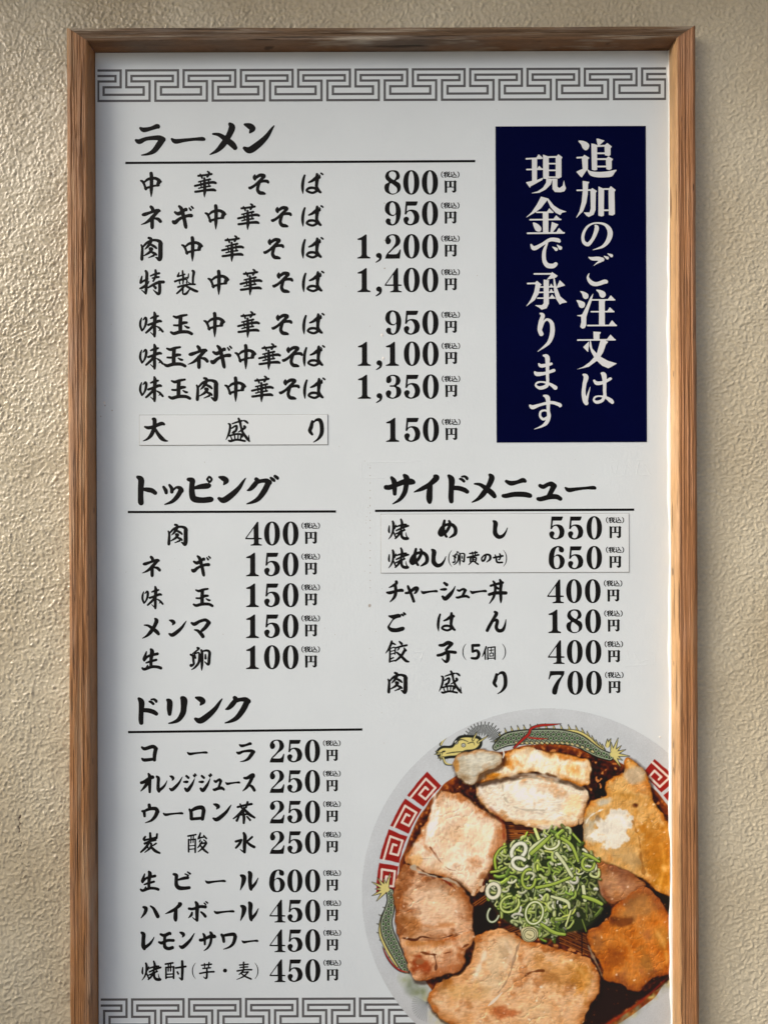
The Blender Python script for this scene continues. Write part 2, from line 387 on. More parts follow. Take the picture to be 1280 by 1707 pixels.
G('味', R, 225, 195, "90 105 10 75 150 24 72 210 26 95 270 22/110 130 8 140 100 24 152 130 30 140 200 26 110 260 14/210 108 14 260 90 30 310 78 20/180 195 26 240 175 30 320 145 34 350 150 22/260 30 20 270 80 44 262 180 38 262 300 36 262 350 24/255 195 30 205 250 30 150 300 22/262 345 20 235 320 10 208 295 4/290 215 10 330 240 24 370 285 24/320 275 4 335 262 14")
G('玉', R, 620, 198, "515 85 18 560 100 34 620 80 32 690 68 22/610 95 44 605 180 46 605 290 46/520 205 20 580 205 26 640 175 38 690 170 26/480 298 24 520 315 38 600 295 40 700 295 38 755 320 34/665 215 12 700 235 26 720 238 20")
G('大', R, 270, 195, "240 48 26 262 60 48 262 130 46 250 190 48 215 265 44 165 315 24 110 340 3/135 152 20 180 165 40 250 150 36 350 110 44 390 120 24/275 190 30 310 250 42 355 305 50 400 335 28 435 342 8")
G('盛', 256.0, 211, 170, "108 95 16 125 110 24 120 170 24 105 220 22 78 275 4/150 95 12 200 78 18 260 62 18/220 38 22 235 70 28 245 120 24 265 190 26 310 255 30 340 292 18/340 290 8 335 250 10 333 222 3/280 60 14 305 72 24 322 88 18/285 125 26 290 140 28 250 170 18 215 190 6/145 145 14 185 120 20 200 125 22 190 170 26 160 200 14/145 200 8 165 180 14/120 230 18 190 212 20 245 215 22 260 240 22/135 245 12 145 275 14/175 225 14 180 270 14/215 225 13 212 270 13/250 230 18 240 275 14/110 285 18 130 290 24 200 275 22 290 290 22")
G('り', 256.0, 1090, 172, "1048 72 28 1035 130 38 1020 175 36 1045 215 22/1060 85 6 1090 55 22 1130 55 36 1150 100 40 1155 170 40 1145 220 36 1110 270 20 1060 303 3")
T = 221.0
G('焼', T, 140, 118, "52 85 10 48 130 18 52 150 12/85 42 18 92 70 24 88 130 20 70 180 14 44 214 3/115 78 10 105 110 12/90 140 12 105 175 14 115 200 12/165 22 16 175 60 24 165 120 20/120 92 14 180 75 18 215 72 16/120 130 14 180 103 18 235 85 18/115 162 12 170 138 16 200 125 16/195 90 12 190 125 10/155 140 18 140 175 20 110 207 14/170 140 20 170 180 24 190 205 28 225 208 28 235 205 14/225 200 12 215 175 8 212 150 3")
G('め', T, 612, 118, "585 35 20 575 80 26 560 130 30 545 175 20/630 38 18 640 70 24 610 130 26 570 170 22 545 180 14 528 150 14 560 100 24 610 72 22 660 75 28 690 110 32 688 160 30 650 190 16 630 200 4/575 95 24 580 140 22 600 185 20 610 190 10")
G('し', T, 1125, 118, "1060 38 14 1080 60 40 1075 110 36 1078 160 40 1110 192 34 1150 182 26 1178 145 12 1195 105 2")
G('卵', R, 875, 210, "835 65 24 855 75 18 800 120 16 770 140 6/745 155 24 775 175 28 780 240 26 785 280 22 750 300 34 745 290 20/790 150 10 850 128 16 860 180 26 850 260 28 800 325 20 755 355 4/800 165 16 808 200 18/885 95 22 895 130 30 895 250 34 892 320 24 890 365 4/900 110 16 960 100 24 995 125 30 990 200 34 985 270 34 970 285 24 930 250 6/940 155 14 942 205 26")
G('黄', 151.0, 865, 140, "830 92 12 900 82 14/855 80 10 860 105 10/885 72 10 882 105 10/808 130 14 860 118 14 915 105 16/835 140 11 835 170 11/835 140 10 890 132 12 888 165 12/862 120 11 862 170 11/838 155 7 885 150 7/838 170 9 886 166 9/845 175 12 820 200 5/880 175 12 910 195 14", 60)
G('の', 151.0, 990, 140, "990 105 12 975 150 18 955 165 14 948 135 12 985 103 14 1025 110 20 1028 145 20 995 175 5", 60)
G('せ', 151.0, 1105, 140, "1062 132 16 1100 125 16 1148 115 16/1075 105 8 1085 130 14 1095 175 16 1145 178 14/1120 95 12 1128 120 14 1118 150 10 1108 150 6", 60)
G('チ', T, 105, 145, "120 45 24 120 62 24 85 85 18 50 102 4/30 150 16 60 152 28 120 135 22 170 128 28 182 135 16/110 85 26 115 140 28 100 195 24 58 242 3")
G('ャ', T, 270, 160, "210 155 18 240 150 22 300 110 30 325 112 26 310 145 22 295 160 8/232 88 16 240 110 24 265 170 24 288 235 24")
G('シ', T, 620, 140, "585 58 20 608 75 28/550 122 12 585 120 24 600 118 18/568 190 20 595 210 36 640 170 34 670 130 18 690 90 2")
G('丼', T, 1100, 140, "1035 85 18 1080 72 20 1150 55 22/1020 170 24 1080 155 28 1180 155 30/1060 42 14 1075 70 22 1078 130 22 1060 200 20 1022 257 3/1125 28 16 1135 60 28 1130 130 26 1133 210 24 1132 250 6/1090 95 10 1105 112 18")
G('ご', T, 120, 150, "50 88 12 90 95 34 140 85 34 155 90 20/120 95 24 85 125 8 55 170 10 45 195 20 70 220 34 120 225 36 175 212 36 185 205 20/172 72 14 185 82 16/192 58 14 205 70 16")
G('ん', T, 1085, 150, "1075 50 20 1090 68 30 1060 120 26 1020 190 28 1000 230 26/1015 190 16 1055 140 18 1090 130 26 1098 150 28 1088 200 28 1110 232 30 1150 225 28 1172 180 16 1182 125 3")
G('餃', T, 125, 145, "75 42 18 65 75 22 40 125 16 15 158 3/85 62 20 110 72 12/56 115 15 58 170 16 55 240 18/60 112 9 106 102 11 105 165 12/60 140 8 105 130 8/60 168 8 100 158 10/60 215 12 90 200 12/60 238 10 105 228 12/150 45 14 170 65 24/115 105 14 170 90 18 220 80 18/130 130 6 145 112 14/195 108 12 210 130 22/200 130 24 165 185 24 110 232 14/125 150 16 165 185 24 210 230 26 238 240 14")
G('子', T, 610, 145, "540 80 22 575 78 28 620 55 32 655 65 30/650 72 30 600 125 20/600 120 16 618 160 32 618 215 32 600 240 24 575 225 10 560 210 4/520 178 22 560 170 26 620 145 26 690 150 26")
G('個', 175.0, 1018, 150, "990 92 12 975 140 16 950 192 3/980 135 12 982 215 12/1005 105 11 1005 215 13/1005 102 9 1072 96 12/1075 96 13 1075 215 13/1008 207 8 1070 204 8/1022 130 7 1060 125 7/1040 110 7 1040 152 7/1024 158 7 1024 186 7/1024 158 6 1058 155 7/1058 155 7 1058 185 7/1024 186 7 1058 183 7", 70)
G('５', T, 885, 145, "860 82 24 920 80 24/858 84 20 860 142 20/862 142 18 900 132 22 920 165 26 900 205 24 850 205 18")
G('マ', R, 880, 220, "755 150 22 795 165 44 860 130 36 940 110 36 985 145 44/985 148 50 940 210 44 895 250 34/795 242 12 840 255 32 885 300 44 905 330 42")
K = 232.0
G('コ', K, 150, 143, "72 85 18 100 100 30 180 78 34 215 100 34/212 100 36 200 160 34 198 215 28/72 200 14 98 215 30 190 205 26")
G('オ', K, 125, 135, "65 130 26 95 120 30 170 75 34 185 80 18/138 40 16 150 70 30 150 150 28 150 225 20/135 115 30 105 165 28 60 215 4")
G('レ', K, 128, 128, "68 45 20 88 65 36 85 120 34 85 180 38 95 208 28/95 200 30 150 160 24 180 120 12 195 90 2")
G('ジ', K, 560, 135, "525 62 20 545 80 20/498 122 12 525 122 24 538 120 14/512 190 20 535 208 32 570 165 26 590 130 16 608 88 2/598 55 12 608 68 14/612 42 12 622 55 12")
G('ス', K, 1158, 127, "1112 80 20 1140 80 28 1195 50 34 1205 65 24/1195 62 34 1170 120 28 1135 175 24 1095 213 3/1155 150 16 1190 170 26 1212 205 26")
G('ウ', K, 155, 135, "145 52 28 150 80 30/75 115 18 92 120 26 98 165 22/95 115 20 150 92 28 210 90 34 230 120 36/228 118 38 205 170 32 165 210 20 105 233 3")
G('ロ', K, 632, 135, "555 98 18 570 130 30 572 190 30/565 115 20 620 85 34 680 78 38 700 110 34/698 115 36 685 195 30/575 195 26 690 185 26")
G('茶', K, 1110, 130, "1045 72 18 1110 55 18 1185 42 20/1070 42 12 1085 80 16/1145 22 18 1130 75 16/1110 85 24 1065 140 24 1000 190 8/1105 90 20 1160 145 28 1215 180 16/1055 155 10 1140 145 14/1100 120 18 1108 180 26 1105 235 18/1060 160 12 1035 210 22/1140 170 14 1170 205 18")
G('炭', K, 155, 122, "155 20 18 158 70 22/105 55 14 90 80 20 100 95 14/95 90 16 160 78 16 215 65 18/225 30 16 220 70 18/100 125 20 160 100 18 210 90 16/150 105 18 110 165 22 60 212 14/125 140 10 130 165 14/215 125 14 185 145 10/165 125 16 160 165 22 100 215 4/165 160 18 205 200 26 250 222 16")
G('酸', K, 640, 122, "540 50 16 620 35 14/545 85 14 545 210 16/545 90 12 615 82 12/614 82 14 612 215 16/572 50 10 568 120 9/595 48 10 592 115 9/550 150 8 605 145 8/550 185 9 605 180 9/665 20 14 650 65 20 640 80 10/645 75 14 690 62 14 718 62 10/700 45 12 725 75 16/665 90 12 655 110 12/700 90 10 720 105 14/680 110 16 655 150 16 635 170 6/660 130 12 725 118 16/725 125 18 690 170 20 640 212 6/665 145 12 700 190 22 740 222 14")
G('水', K, 1115, 122, "1105 20 20 1118 60 34 1112 150 32 1112 215 22/1110 215 14 1085 200 8 1068 185 3/1025 105 20 1080 90 20/1080 92 20 1060 130 22 1025 170 16/1190 60 18 1150 95 16 1130 110 10/1130 105 14 1170 140 24 1210 162 24")
G('ビ', K, 475, 140, "395 72 22 420 85 32 418 130 30 422 185 36 450 212 38 500 215 32 550 210 28/435 130 14 490 115 26 535 108 28/510 70 10 540 85 14/535 50 10 560 68 16")
G('ル', K, 1158, 140, "1078 85 20 1105 105 44 1098 160 34 1070 232 4/1160 52 24 1172 75 40 1168 140 34 1175 210 32 1180 232 16/1178 215 30 1220 170 22 1252 110 2")
G('ハ', K, 155, 140, "88 90 20 112 105 34 100 150 26 62 200 4/160 80 12 190 105 24 215 150 34 232 185 34")
G('ボ', K, 640, 130, "550 105 22 590 108 24 660 85 26 715 88 28/618 40 20 632 70 34 630 150 32 630 225 24/630 225 14 605 212 8 585 195 3/580 145 14 572 170 22 545 198 4/672 140 14 700 165 24 715 185 24/705 50 10 718 62 12/722 35 10 738 48 12")
G('モ', K, 320, 130, "262 62 20 300 75 30 350 52 28 362 62 14/245 142 18 275 150 28 330 125 26 390 125 26/305 70 28 300 140 24 305 190 32 340 208 30 380 198 30")
G('ワ', K, 950, 132, "880 65 22 895 90 28 902 135 24/895 75 20 950 65 28 1005 62 32 1018 90 32/1018 88 34 1000 150 28 960 190 18 898 213 3")
G('酎', K, 405, 130, "310 60 14 385 48 14/315 95 14 315 205 14/315 95 12 393 88 12/393 88 14 392 205 14/340 60 10 338 130 10/362 58 10 362 130 10/318 165 9 390 160 9/318 195 10 390 190 10/415 100 14 515 85 16/480 32 20 482 110 24 478 215 20/475 220 14 450 200 6/430 140 12 440 160 14")
G('芋', 158.0, 730, 128, "675 72 12 775 62 14/705 55 10 708 88 10/752 45 12 745 88 10/690 105 12 765 98 12/658 155 14 730 142 14 800 138 16/730 100 14 728 190 18 715 205 12 695 190 4", 60)
G('麦', 158.0, 1110, 128, "1065 70 12 1150 62 12/1070 95 10 1145 88 12/1040 130 14 1110 118 12 1185 118 14/1105 42 14 1105 120 14/1100 130 12 1060 165 8/1090 145 10 1150 140 12/1150 140 14 1105 185 12 1035 217 3/1080 155 10 1120 185 14 1180 212 14", 60)
G('・', 100.0, 0, 0, "0 0 22 1 0 22", 40)
G('（', 221.0, 0, 0, "18 -82 3 -6 -45 8 -14 0 10 -6 45 8 18 82 3", 60)
G('）', 221.0, 0, 0, "-18 -82 3 6 -45 8 14 0 10 6 45 8 -18 82 3", 60)
# digits: heavy contrasted book face, k = digit height
DG = 275.0
G('0', DG, 643, 158, "e 643 158 91 138/E 643 158 32 124")
G('1', DG, 124, 170, "p 146 33 155 40 155 262 162 280 195 293 197 307 50 307 50 296 88 282 97 262 97 100 54 98 51 85 100 65")
G('2', DG, 437, 170, "q 358 130 353 95 375 52 432 33 492 45 523 100 508 150 455 192 405 240 390 256 470 258 497 240 514 208 526 212 514 305 500 308 360 308 352 298 372 250 425 195 462 140 467 90 455 55 430 46 405 55 398 72 412 90 416 115 402 140 375 147")
G('3', DG, 445, 500, "q 365 430 375 390 430 366 495 378 525 425 512 470 482 492 520 512 535 560 510 612 440 637 380 622 358 580 370 550 395 540 418 555 420 580 408 605 420 620 450 620 475 590 475 530 455 504 412 502 403 493 412 484 450 482 470 455 470 400 442 380 415 388 425 420 415 450 390 462 370 452")
G('4', DG, 437, 548, "p 480 412 495 415 497 597 533 600 533 616 497 616 497 655 505 668 535 676 535 687 405 687 405 676 435 668 443 655 443 616 343 614 345 600/P 440 488 440 598 360 598")
G('5', DG, 645, 508, "p 583 374 716 374 718 382 706 415 694 423 600 423 590 522 569 522/q 575 516 600 480 650 466 705 482 733 530 733 575 712 618 640 645 580 630 557 592 560 562 587 546 612 556 618 580 605 605 612 622 638 629 663 610 677 560 665 513 638 485 606 494 588 520")
G('6', 317.0, 222, 557, "q 240 398 300 415 320 452 305 485 270 482 250 460 250 425 232 416 205 450 187 535 225 512 275 518 318 560 330 612 308 675 268 705 222 715 160 702 120 645 112 575 125 490 165 425/Q 222 533 250 550 264 615 250 680 222 698 196 680 183 620 187 555")
G('7', 322.0, 222, 988, "q 140 829 230 829 322 829 328 840 322 880 290 932 256 1010 240 1075 228 1128 208 1148 182 1145 163 1125 164 1085 182 1035 230 955 284 888 170 888 145 905 127 940 114 936 128 870 134 832")
G('8', DG, 433, 158, "q 433 20 490 32 515 80 505 118 472 140 512 168 525 215 505 265 433 296 362 270 340 222 350 180 388 155 360 125 350 85 375 38/Q 432 35 464 50 474 85 462 115 448 130 412 108 392 75 402 45/Q 412 168 450 192 480 222 480 262 455 281 415 279 394 245 396 200")
G('9', DG, 433, 506, "q 432 368 490 390 520 450 525 510 510 580 480 625 430 645 375 632 353 598 365 570 385 563 408 575 410 605 425 628 450 620 465 585 468 522 440 538 395 530 355 495 345 450 360 400 395 373/Q 432 383 458 410 468 460 464 508 435 524 408 505 398 460 405 405")
G(',', DG, 280, 170, "q 250 262 275 241 305 252 315 285 300 325 252 352 244 345 280 315 280 302 255 290")
G('円', 176.0, 1002, 217, "p 920 132 955 145 952 300 922 302/950 145 10 1060 145 10/p 1045 145 1060 130 1085 150 1078 160 1078 280 1060 298 1035 300 1015 272 1045 275/p 984 145 1014 145 1014 222 984 222/950 224 10 1050 224 10", 60)
G('税', 176.0, 998, 65, "897 25 5 881 45 8 881 80 8 899 103 5/1095 27 5 1111 48 8 1111 82 8 1095 103 5/915 38 6 945 30 7/910 50 6 947 48 6/930 35 9 930 98 10/928 60 7 912 80 5/932 60 6 946 72 6/955 28 6 962 36 6/983 26 6 975 36 6/957 43 8 957 60 8/957 43 5 983 43 5/984 43 8 984 60 8/957 59 5 984 59 5/963 62 7 958 85 7 944 98 4/975 62 9 975 90 9 989 95 8 991 85 5/1005 32 5 1015 40 9/1005 56 5 1016 58 8 1013 80 7 1003 92 5/1012 88 7 1030 97 8 1080 98 7/1035 32 5 1046 33 7 1050 50 9 1076 80 9/1050 50 7 1040 68 7 1024 82 4", 96)
# large reversed-out letters of the navy notice
N = 433.0
G('N追', N, 850, 245, "q 650 62 700 62 745 80 768 110 755 150 725 165 695 140 680 105/635 246 18 720 240 18/p 685 243 715 214 770 248 752 265 752 365 742 378 685 462 668 450 625 400 640 392 695 368/q 742 368 775 390 830 400 900 402 980 394 1063 380 1045 410 1015 450 960 460 870 462 800 450 765 425/p 845 40 860 36 935 60 880 110 860 112/p 790 90 820 95 853 108 853 380 825 386 795 378/850 120 18 950 115 18/p 935 110 965 85 1015 125 1000 145 1000 215 985 230 937 220/850 198 18 940 198 18/850 262 18 955 262 18/p 948 262 975 232 1028 262 1012 285 1012 370 985 382 953 372/850 343 18 960 343 18", 110)
G('N加', N, 845, 705, "635 603 16 790 600 16/p 695 500 770 512 755 535 750 650 735 740 700 830 620 910 660 830 685 730 697 600/p 780 600 800 578 852 612 838 630 835 820 815 870 760 895 735 880 705 845 770 845 783 800/p 868 560 930 590 926 882 900 890 866 880/925 590 17 1000 590 17/p 978 590 1003 558 1057 600 1043 620 1047 865 1020 880 980 872/925 822 17 985 822 17", 110)
G('Nの', N, 855, 1105, "835 990 20 850 1015 46 832 1080 42 800 1145 36 752 1195 42 705 1165 36 700 1090 32 740 1010 26 800 970 18 870 962 18 940 980 30 985 1030 50 995 1090 56 970 1160 48 920 1215 30 860 1240 16 805 1255 4", 110)
G('Nご', N, 870, 1470, "762 1337 10 800 1352 36 860 1352 44 910 1362 44/890 1378 30 850 1402 14 815 1430 4/765 1515 8 752 1560 26 790 1615 46 850 1630 44 930 1605 46 952 1605 40/930 1325 8 965 1345 34/970 1298 8 1010 1320 34", 110)
G('N注', N, 850, 330, "q 670 133 710 138 755 165 755 205 725 218 700 200 690 165/q 628 232 670 235 718 260 715 300 690 316 660 305 645 265/p 812 155 795 235 762 330 735 415 733 505 718 535 690 542 667 522 680 470 678 410 635 402 636 395 670 392 690 385 740 290 780 200/q 842 118 890 120 940 145 945 185 915 205 885 190 870 150/788 228 15 1045 228 15/p 965 228 1003 178 1055 232/788 357 15 1035 357 15/p 958 357 992 308 1045 360/750 508 16 1062 508 16/p 975 508 1015 450 1070 511/p 873 228 945 235 937 250 937 508 873 508", 110)
G('N文', N, 850, 780, "p 813 575 895 580 890 598 880 605 880 665 815 665/642 667 16 1050 665 16/p 955 665 1000 608 1057 668/p 765 680 760 740 755 800 700 745/p 775 672 785 680 800 760 850 815 890 670 940 672 975 688 950 715 920 800 890 850 970 895 1070 925 1000 965 975 977 910 950 850 895 760 960 625 990 700 960 770 910 820 855 790 800 768 730", 110)
G('Nは', N, 860, 1205, "705 1047 22 733 1072 52 715 1150 42 705 1250 44 722 1330 54 735 1358 44/735 1340 30 755 1260 20 778 1180 4/822 1112 24 850 1140 40 920 1132 34 1000 1092 30/902 1032 20 928 1052 54 935 1130 40 935 1230 36 940 1280 34/935 1270 32 910 1328 34 850 1348 34 817 1325 22 832 1292 20 880 1282 16 950 1297 28 1000 1330 46 1020 1350 34", 110)
G('N現', N, 290, 420, "80 258 17 250 251 17/p 185 252 215 208 258 247/84 375 16 255 372 16/p 190 374 220 335 258 374/p 140 255 198 262 195 490 260 465 255 490 125 560 118 577 75 515 142 500/p 262 212 325 235 325 460 300 480 262 475/320 240 18 420 238 18/p 400 240 430 210 475 242 463 262 463 460 430 475 400 465/320 312 16 405 312 16/320 385 16 405 385 16/320 460 16 405 460 16/p 297 470 365 478 345 540 290 595 220 630 120 637 200 615 260 575 295 520/p 363 475 418 475 418 565 440 580 475 555 490 490 498 540 512 580 495 615 450 625 390 622 365 590", 110)
G('N金', N, 290, 880, "p 240 672 325 695 305 715 240 800 160 855 70 905 140 840 200 750/p 305 705 325 700 380 770 440 810 520 838 470 850 450 875 400 850 345 790/192 844 14 370 844 14/p 300 842 330 800 378 844/120 925 16 455 923 16/p 370 922 405 878 460 926/p 258 843 320 843 320 1068 260 1068/q 150 958 200 970 240 1010 235 1050 205 1055 175 1035/p 357 950 430 978 370 1060 340 1066/92 1073 18 490 1070 18/p 400 1070 435 1015 492 1073", 110)
G('Nで', N, 290, 1300, "132 1200 20 165 1238 46 250 1197 34 340 1145 38 420 1150 44 440 1162 32/308 1182 18 275 1270 38 275 1370 44 310 1425 52 370 1432 50 400 1412 42/365 1222 6 405 1250 38/415 1202 6 450 1235 42", 110)
G('N承', N, 295, 125, "167 -57 17 350 -57 17/p 300 10 345 -45 360 -78 422 -35 402 -15 335 0/p 268 5 330 15 325 25 325 270 300 320 245 335 215 310 170 285 250 285 268 265/94 48 17 200 45 17/p 165 48 195 18 247 60 230 75 215 160 170 230 75 300 130 220 165 140 180 60/228 87 14 385 85 14/222 145 14 378 143 14/202 208 14 390 208 14/p 330 87 350 48 375 87/p 330 145 350 105 375 145/p 330 210 360 165 392 210/p 445 12 505 70 405 100/p 375 -10 388 -10 410 90 450 190 525 255 470 265 445 280 405 220 380 120", 110)
G('Nり', N, 300, 580, "232 377 18 260 400 44 235 470 42 225 550 46 243 600 48/243 550 16 270 470 22 310 442 26 355 480 42 365 560 50 350 640 48 310 710 34 200 795 4", 110)
G('Nま', N, 290, 1030, "217 930 20 240 950 38 300 942 34 352 928 28/172 1020 22 200 1040 44 290 1030 32 380 1000 34/268 837 20 308 857 50 310 960 40 310 1060 34 312 1110 34/312 1110 32 300 1168 40 230 1192 36 182 1165 20 200 1133 20 260 1127 18 340 1152 30 395 1190 46", 110)
G('Nす', N, 290, 1450, "120 1385 24 150 1403 44 230 1377 30 350 1352 32 430 1372 38 448 1384 40/272 1277 20 310 1297 50 318 1360 42 318 1440 36 325 1500 42 300 1570 42 250 1610 24 165 1643 4/315 1450 22 280 1437 20 237 1452 24 230 1500 26 265 1535 28 310 1510 22", 110)

def catmull(P, closed=False, sub=6):
    P = np.asarray(P, float); n = len(P)
    if n < 3 and not closed: return P
    out = []
    rng = range(n) if closed else range(n - 1)
    for i in rng:
        if closed: p0, p1, p2, p3 = P[i - 1], P[i], P[(i + 1) % n], P[(i + 2) % n]
        else: p0, p1, p2, p3 = P[max(i - 1, 0)], P[i], P[i + 1], P[min(i + 2, n - 1)]
        for j in range(sub):
            t = j / sub
            out.append(0.5 * (2 * p1 + (p2 - p0) * t + (2 * p0 - 5 * p1 + 4 * p2 - p3) * t * t + (3 * p1 - p0 - 3 * p2 + p3) * t ** 3))
    if not closed: out.append(P[-1])
    return np.array(out)

def sd_stroke(X, Y, P):
    """P rows x, y, width; returns radius minus distance (positive inside)"""
    f = np.full(X.shape, -1e9)
    for a, b in zip(P[:-1], P[1:]):
        dx, dy = b[0] - a[0], b[1] - a[1]
        L = dx * dx + dy * dy + 1e-9
        t = np.clip(((X - a[0]) * dx + (Y - a[1]) * dy) / L, 0, 1)
        d = np.hypot(X - a[0] - t * dx, Y - a[1] - t * dy)
        np.maximum(f, (a[2] + t * (b[2] - a[2])) * 0.5 - d, out=f)
    return f

def sd_poly(X, Y, P):
    d = np.full(X.shape, 1e9); ins = np.zeros(X.shape, bool)
    Q = np.roll(P, -1, axis=0)
    for a, b in zip(P, Q):
        dx, dy = b[0] - a[0], b[1] - a[1]
        L = dx * dx + dy * dy + 1e-9
        t = np.clip(((X - a[0]) * dx + (Y - a[1]) * dy) / L, 0, 1)
        np.minimum(d, np.hypot(X - a[0] - t * dx, Y - a[1] - t * dy), out=d)
        if dy != 0:
            c = (a[1] > Y) != (b[1] > Y)
            ins ^= c & (X < dx * (Y - a[1]) / dy + a[0])
    return np.where(ins, d, -d)

def glyph_mesh(g):
    """marching squares over the glyph's distance field, in em units, y up"""
    if g['mesh'] is not None: return g['mesh']
    k = g['k']; step = 1.0 / g['res']
    prims = []
    for s in g['data'].split('/'):
        tk = s.split(); md = 's'
        if tk[0].isalpha(): md = tk[0]; tk = tk[1:]
        v = np.array([float(t) for t in tk])
        if md == 's':
            v = v.reshape(-1, 3); v[:, 0] = (v[:, 0] - g['cx']) / k; v[:, 1] = -(v[:, 1] - g['cy']) / k; v[:, 2] /= k
            v = catmull(v); v[:, 2] = np.maximum(v[:, 2], 0.004)
        elif md in 'eE':
            v = np.array([(v[0] - g['cx']) / k, -(v[1] - g['cy']) / k, v[2] / k, v[3] / k])
        else:
            v = v.reshape(-1, 2); v[:, 0] = (v[:, 0] - g['cx']) / k; v[:, 1] = -(v[:, 1] - g['cy']) / k
            if md in 'qQ': v = catmull(v, True, 5)
        prims.append((md, v))
    lo = np.array([9.0, 9.0]); hi = -lo
    for md, v in prims:
        if md in 'eE': pts = np.array([[v[0] - v[2], v[1] - v[3]], [v[0] + v[2], v[1] + v[3]]]); pad = 0
        else: pts = v[:, :2]; pad = v[:, 2].max() / 2 if md == 's' else 0
        lo = np.minimum(lo, pts.min(0) - pad); hi = np.maximum(hi, pts.max(0) + pad)
    lo -= 3 * step; hi += 3 * step
    xs = np.arange(lo[0], hi[0], step); ys = np.arange(lo[1], hi[1], step)
    X, Y = np.meshgrid(xs, ys)
    f = np.full(X.shape, -1e9)
    for md, v in prims:
        if md == 's': f = np.maximum(f, sd_stroke(X, Y, v))
        elif md in 'eE':
            q = (1 - (np.abs((X - v[0]) / v[2]) ** 2.15 + np.abs((Y - v[1]) / v[3]) ** 2.15) ** (1 / 2.15)) * min(v[2], v[3])
            f = np.maximum(f, q) if md == 'e' else np.minimum(f, -q)
        else:
            q = sd_poly(X, Y, v)
            f = np.maximum(f, q) if md in 'pq' else np.minimum(f, -q)
    f = f + g.get('bold', 0.0)
    f = np.where(np.abs(f) < 1e-6, 1e-6, f)
    ins = f > 0
    V, F, cache = [], [], {}
    def vid(key, p):
        i = cache.get(key)
        if i is None:
            i = cache[key] = len(V); V.append(p)
        return i
    ny, nx = f.shape
    cnt = ins[:-1, :-1].astype(int) + ins[:-1, 1:] + ins[1:, :-1] + ins[1:, 1:]
    for j in range(ny - 1):
        row = cnt[j]; i = 0
        nz = np.nonzero(row)[0]
        if len(nz) == 0: continue
        i = nz[0]; end = nz[-1] + 1
        while i < end:
            c = row[i]
            if c == 0: i += 1; continue
            if c == 4:
                i0 = i
                while i < end and row[i] == 4: i += 1
                F.append((vid((j, i0, 0), (xs[i0], ys[j])), vid((j, i, 0), (xs[i], ys[j])),
                          vid((j + 1, i, 0), (xs[i], ys[j + 1])), vid((j + 1, i0, 0), (xs[i0], ys[j + 1]))))
                continue
            cr = ((j, i), (j, i + 1), (j + 1, i + 1), (j + 1, i))
            poly = []
            for n in range(4):
                a, b = cr[n], cr[(n + 1) % 4]
                fa, fb = f[a], f[b]
                if fa > 0: poly.append(vid((a[0], a[1], 0), (xs[a[1]], ys[a[0]])))
                if (fa > 0) != (fb > 0):
                    t = fa / (fa - fb)
                    key = (min(a, b), max(a, b), 1)
                    poly.append(vid(key, (xs[a[1]] + t * (xs[b[1]] - xs[a[1]]), ys[a[0]] + t * (ys[b[0]] - ys[a[0]]))))
            if len(poly) > 2: F.append(tuple(poly))
            i += 1
    g['mesh'] = (np.array(V), F)
    return g['mesh']

def text(name, items, mat, parent, y, label=None):
    if label is None and name in ('heading', 'dish_name'):
        label = 'black brush lettering reading ' + ''.join(i[0] for i in items).replace('５', '5').replace('（', '(').replace('）', ')')
    """items: (glyph, px, py, size px, x-squeeze); one mesh for the whole line"""
    VV, FF, n = [], [], 0
    for it in items:
        ch, px, py, em = it[:4]; sx = it[4] if len(it) > 4 else 1.0
        V, F = glyph_mesh(GL[ch])
        ox, oz = PX(px, py)
        e = em * S
        VV.append(np.stack([ox + V[:, 0] * e * sx, np.full(len(V), y), oz + V[:, 1] * e], 1))
        FF += [tuple(i + n for i in t) for t in F]
        n += len(V)
    return mesh_obj(name, np.concatenate(VV), FF, mat, parent, label=label)

def sub(items, x_left): return items

YT = -0.00008
def lineitems(s, xs, y, em, xref=400):
    r = []
    for i, (c, x) in enumerate(zip(s, xs)):
        r.append((c, x, y - 0.0037 * (x - xref), em[i] if isinstance(em, (list, tuple)) else em))
    return r

def rule(x0, y0, x1, y1, th=3.9):
    (a, b), (c, d) = PX(x0, y0), PX(x1, y1); h = th * S / 2
    mesh_obj('rule_line', [(a, YT, b - h), (c, YT, d - h), (c, YT, d + h), (a, YT, b + h)], [(0, 1, 2, 3)], M_INK, panel)

G('生', R, 225, 220, "155 115 10 140 160 26 115 210 20 125 235 20/125 230 26 180 175 28 300 145 34/215 85 26 230 120 50 215 220 38 215 320 34/150 265 14 210 245 28 285 225 26/100 335 22 130 350 32 220 318 34 300 320 34 345 335 34/170 300 12 150 330 12")
for _c in GL:
    if _c not in '0123456789,円税（）' and GL[_c]['k'] > 140 and _c[0] != 'N': GL[_c]['bold'] = 0.007 if _c in '焼製盛餃酸個' else 0.013
GL['税']['bold'] = 0.012; GL['円']['bold'] = 0.004
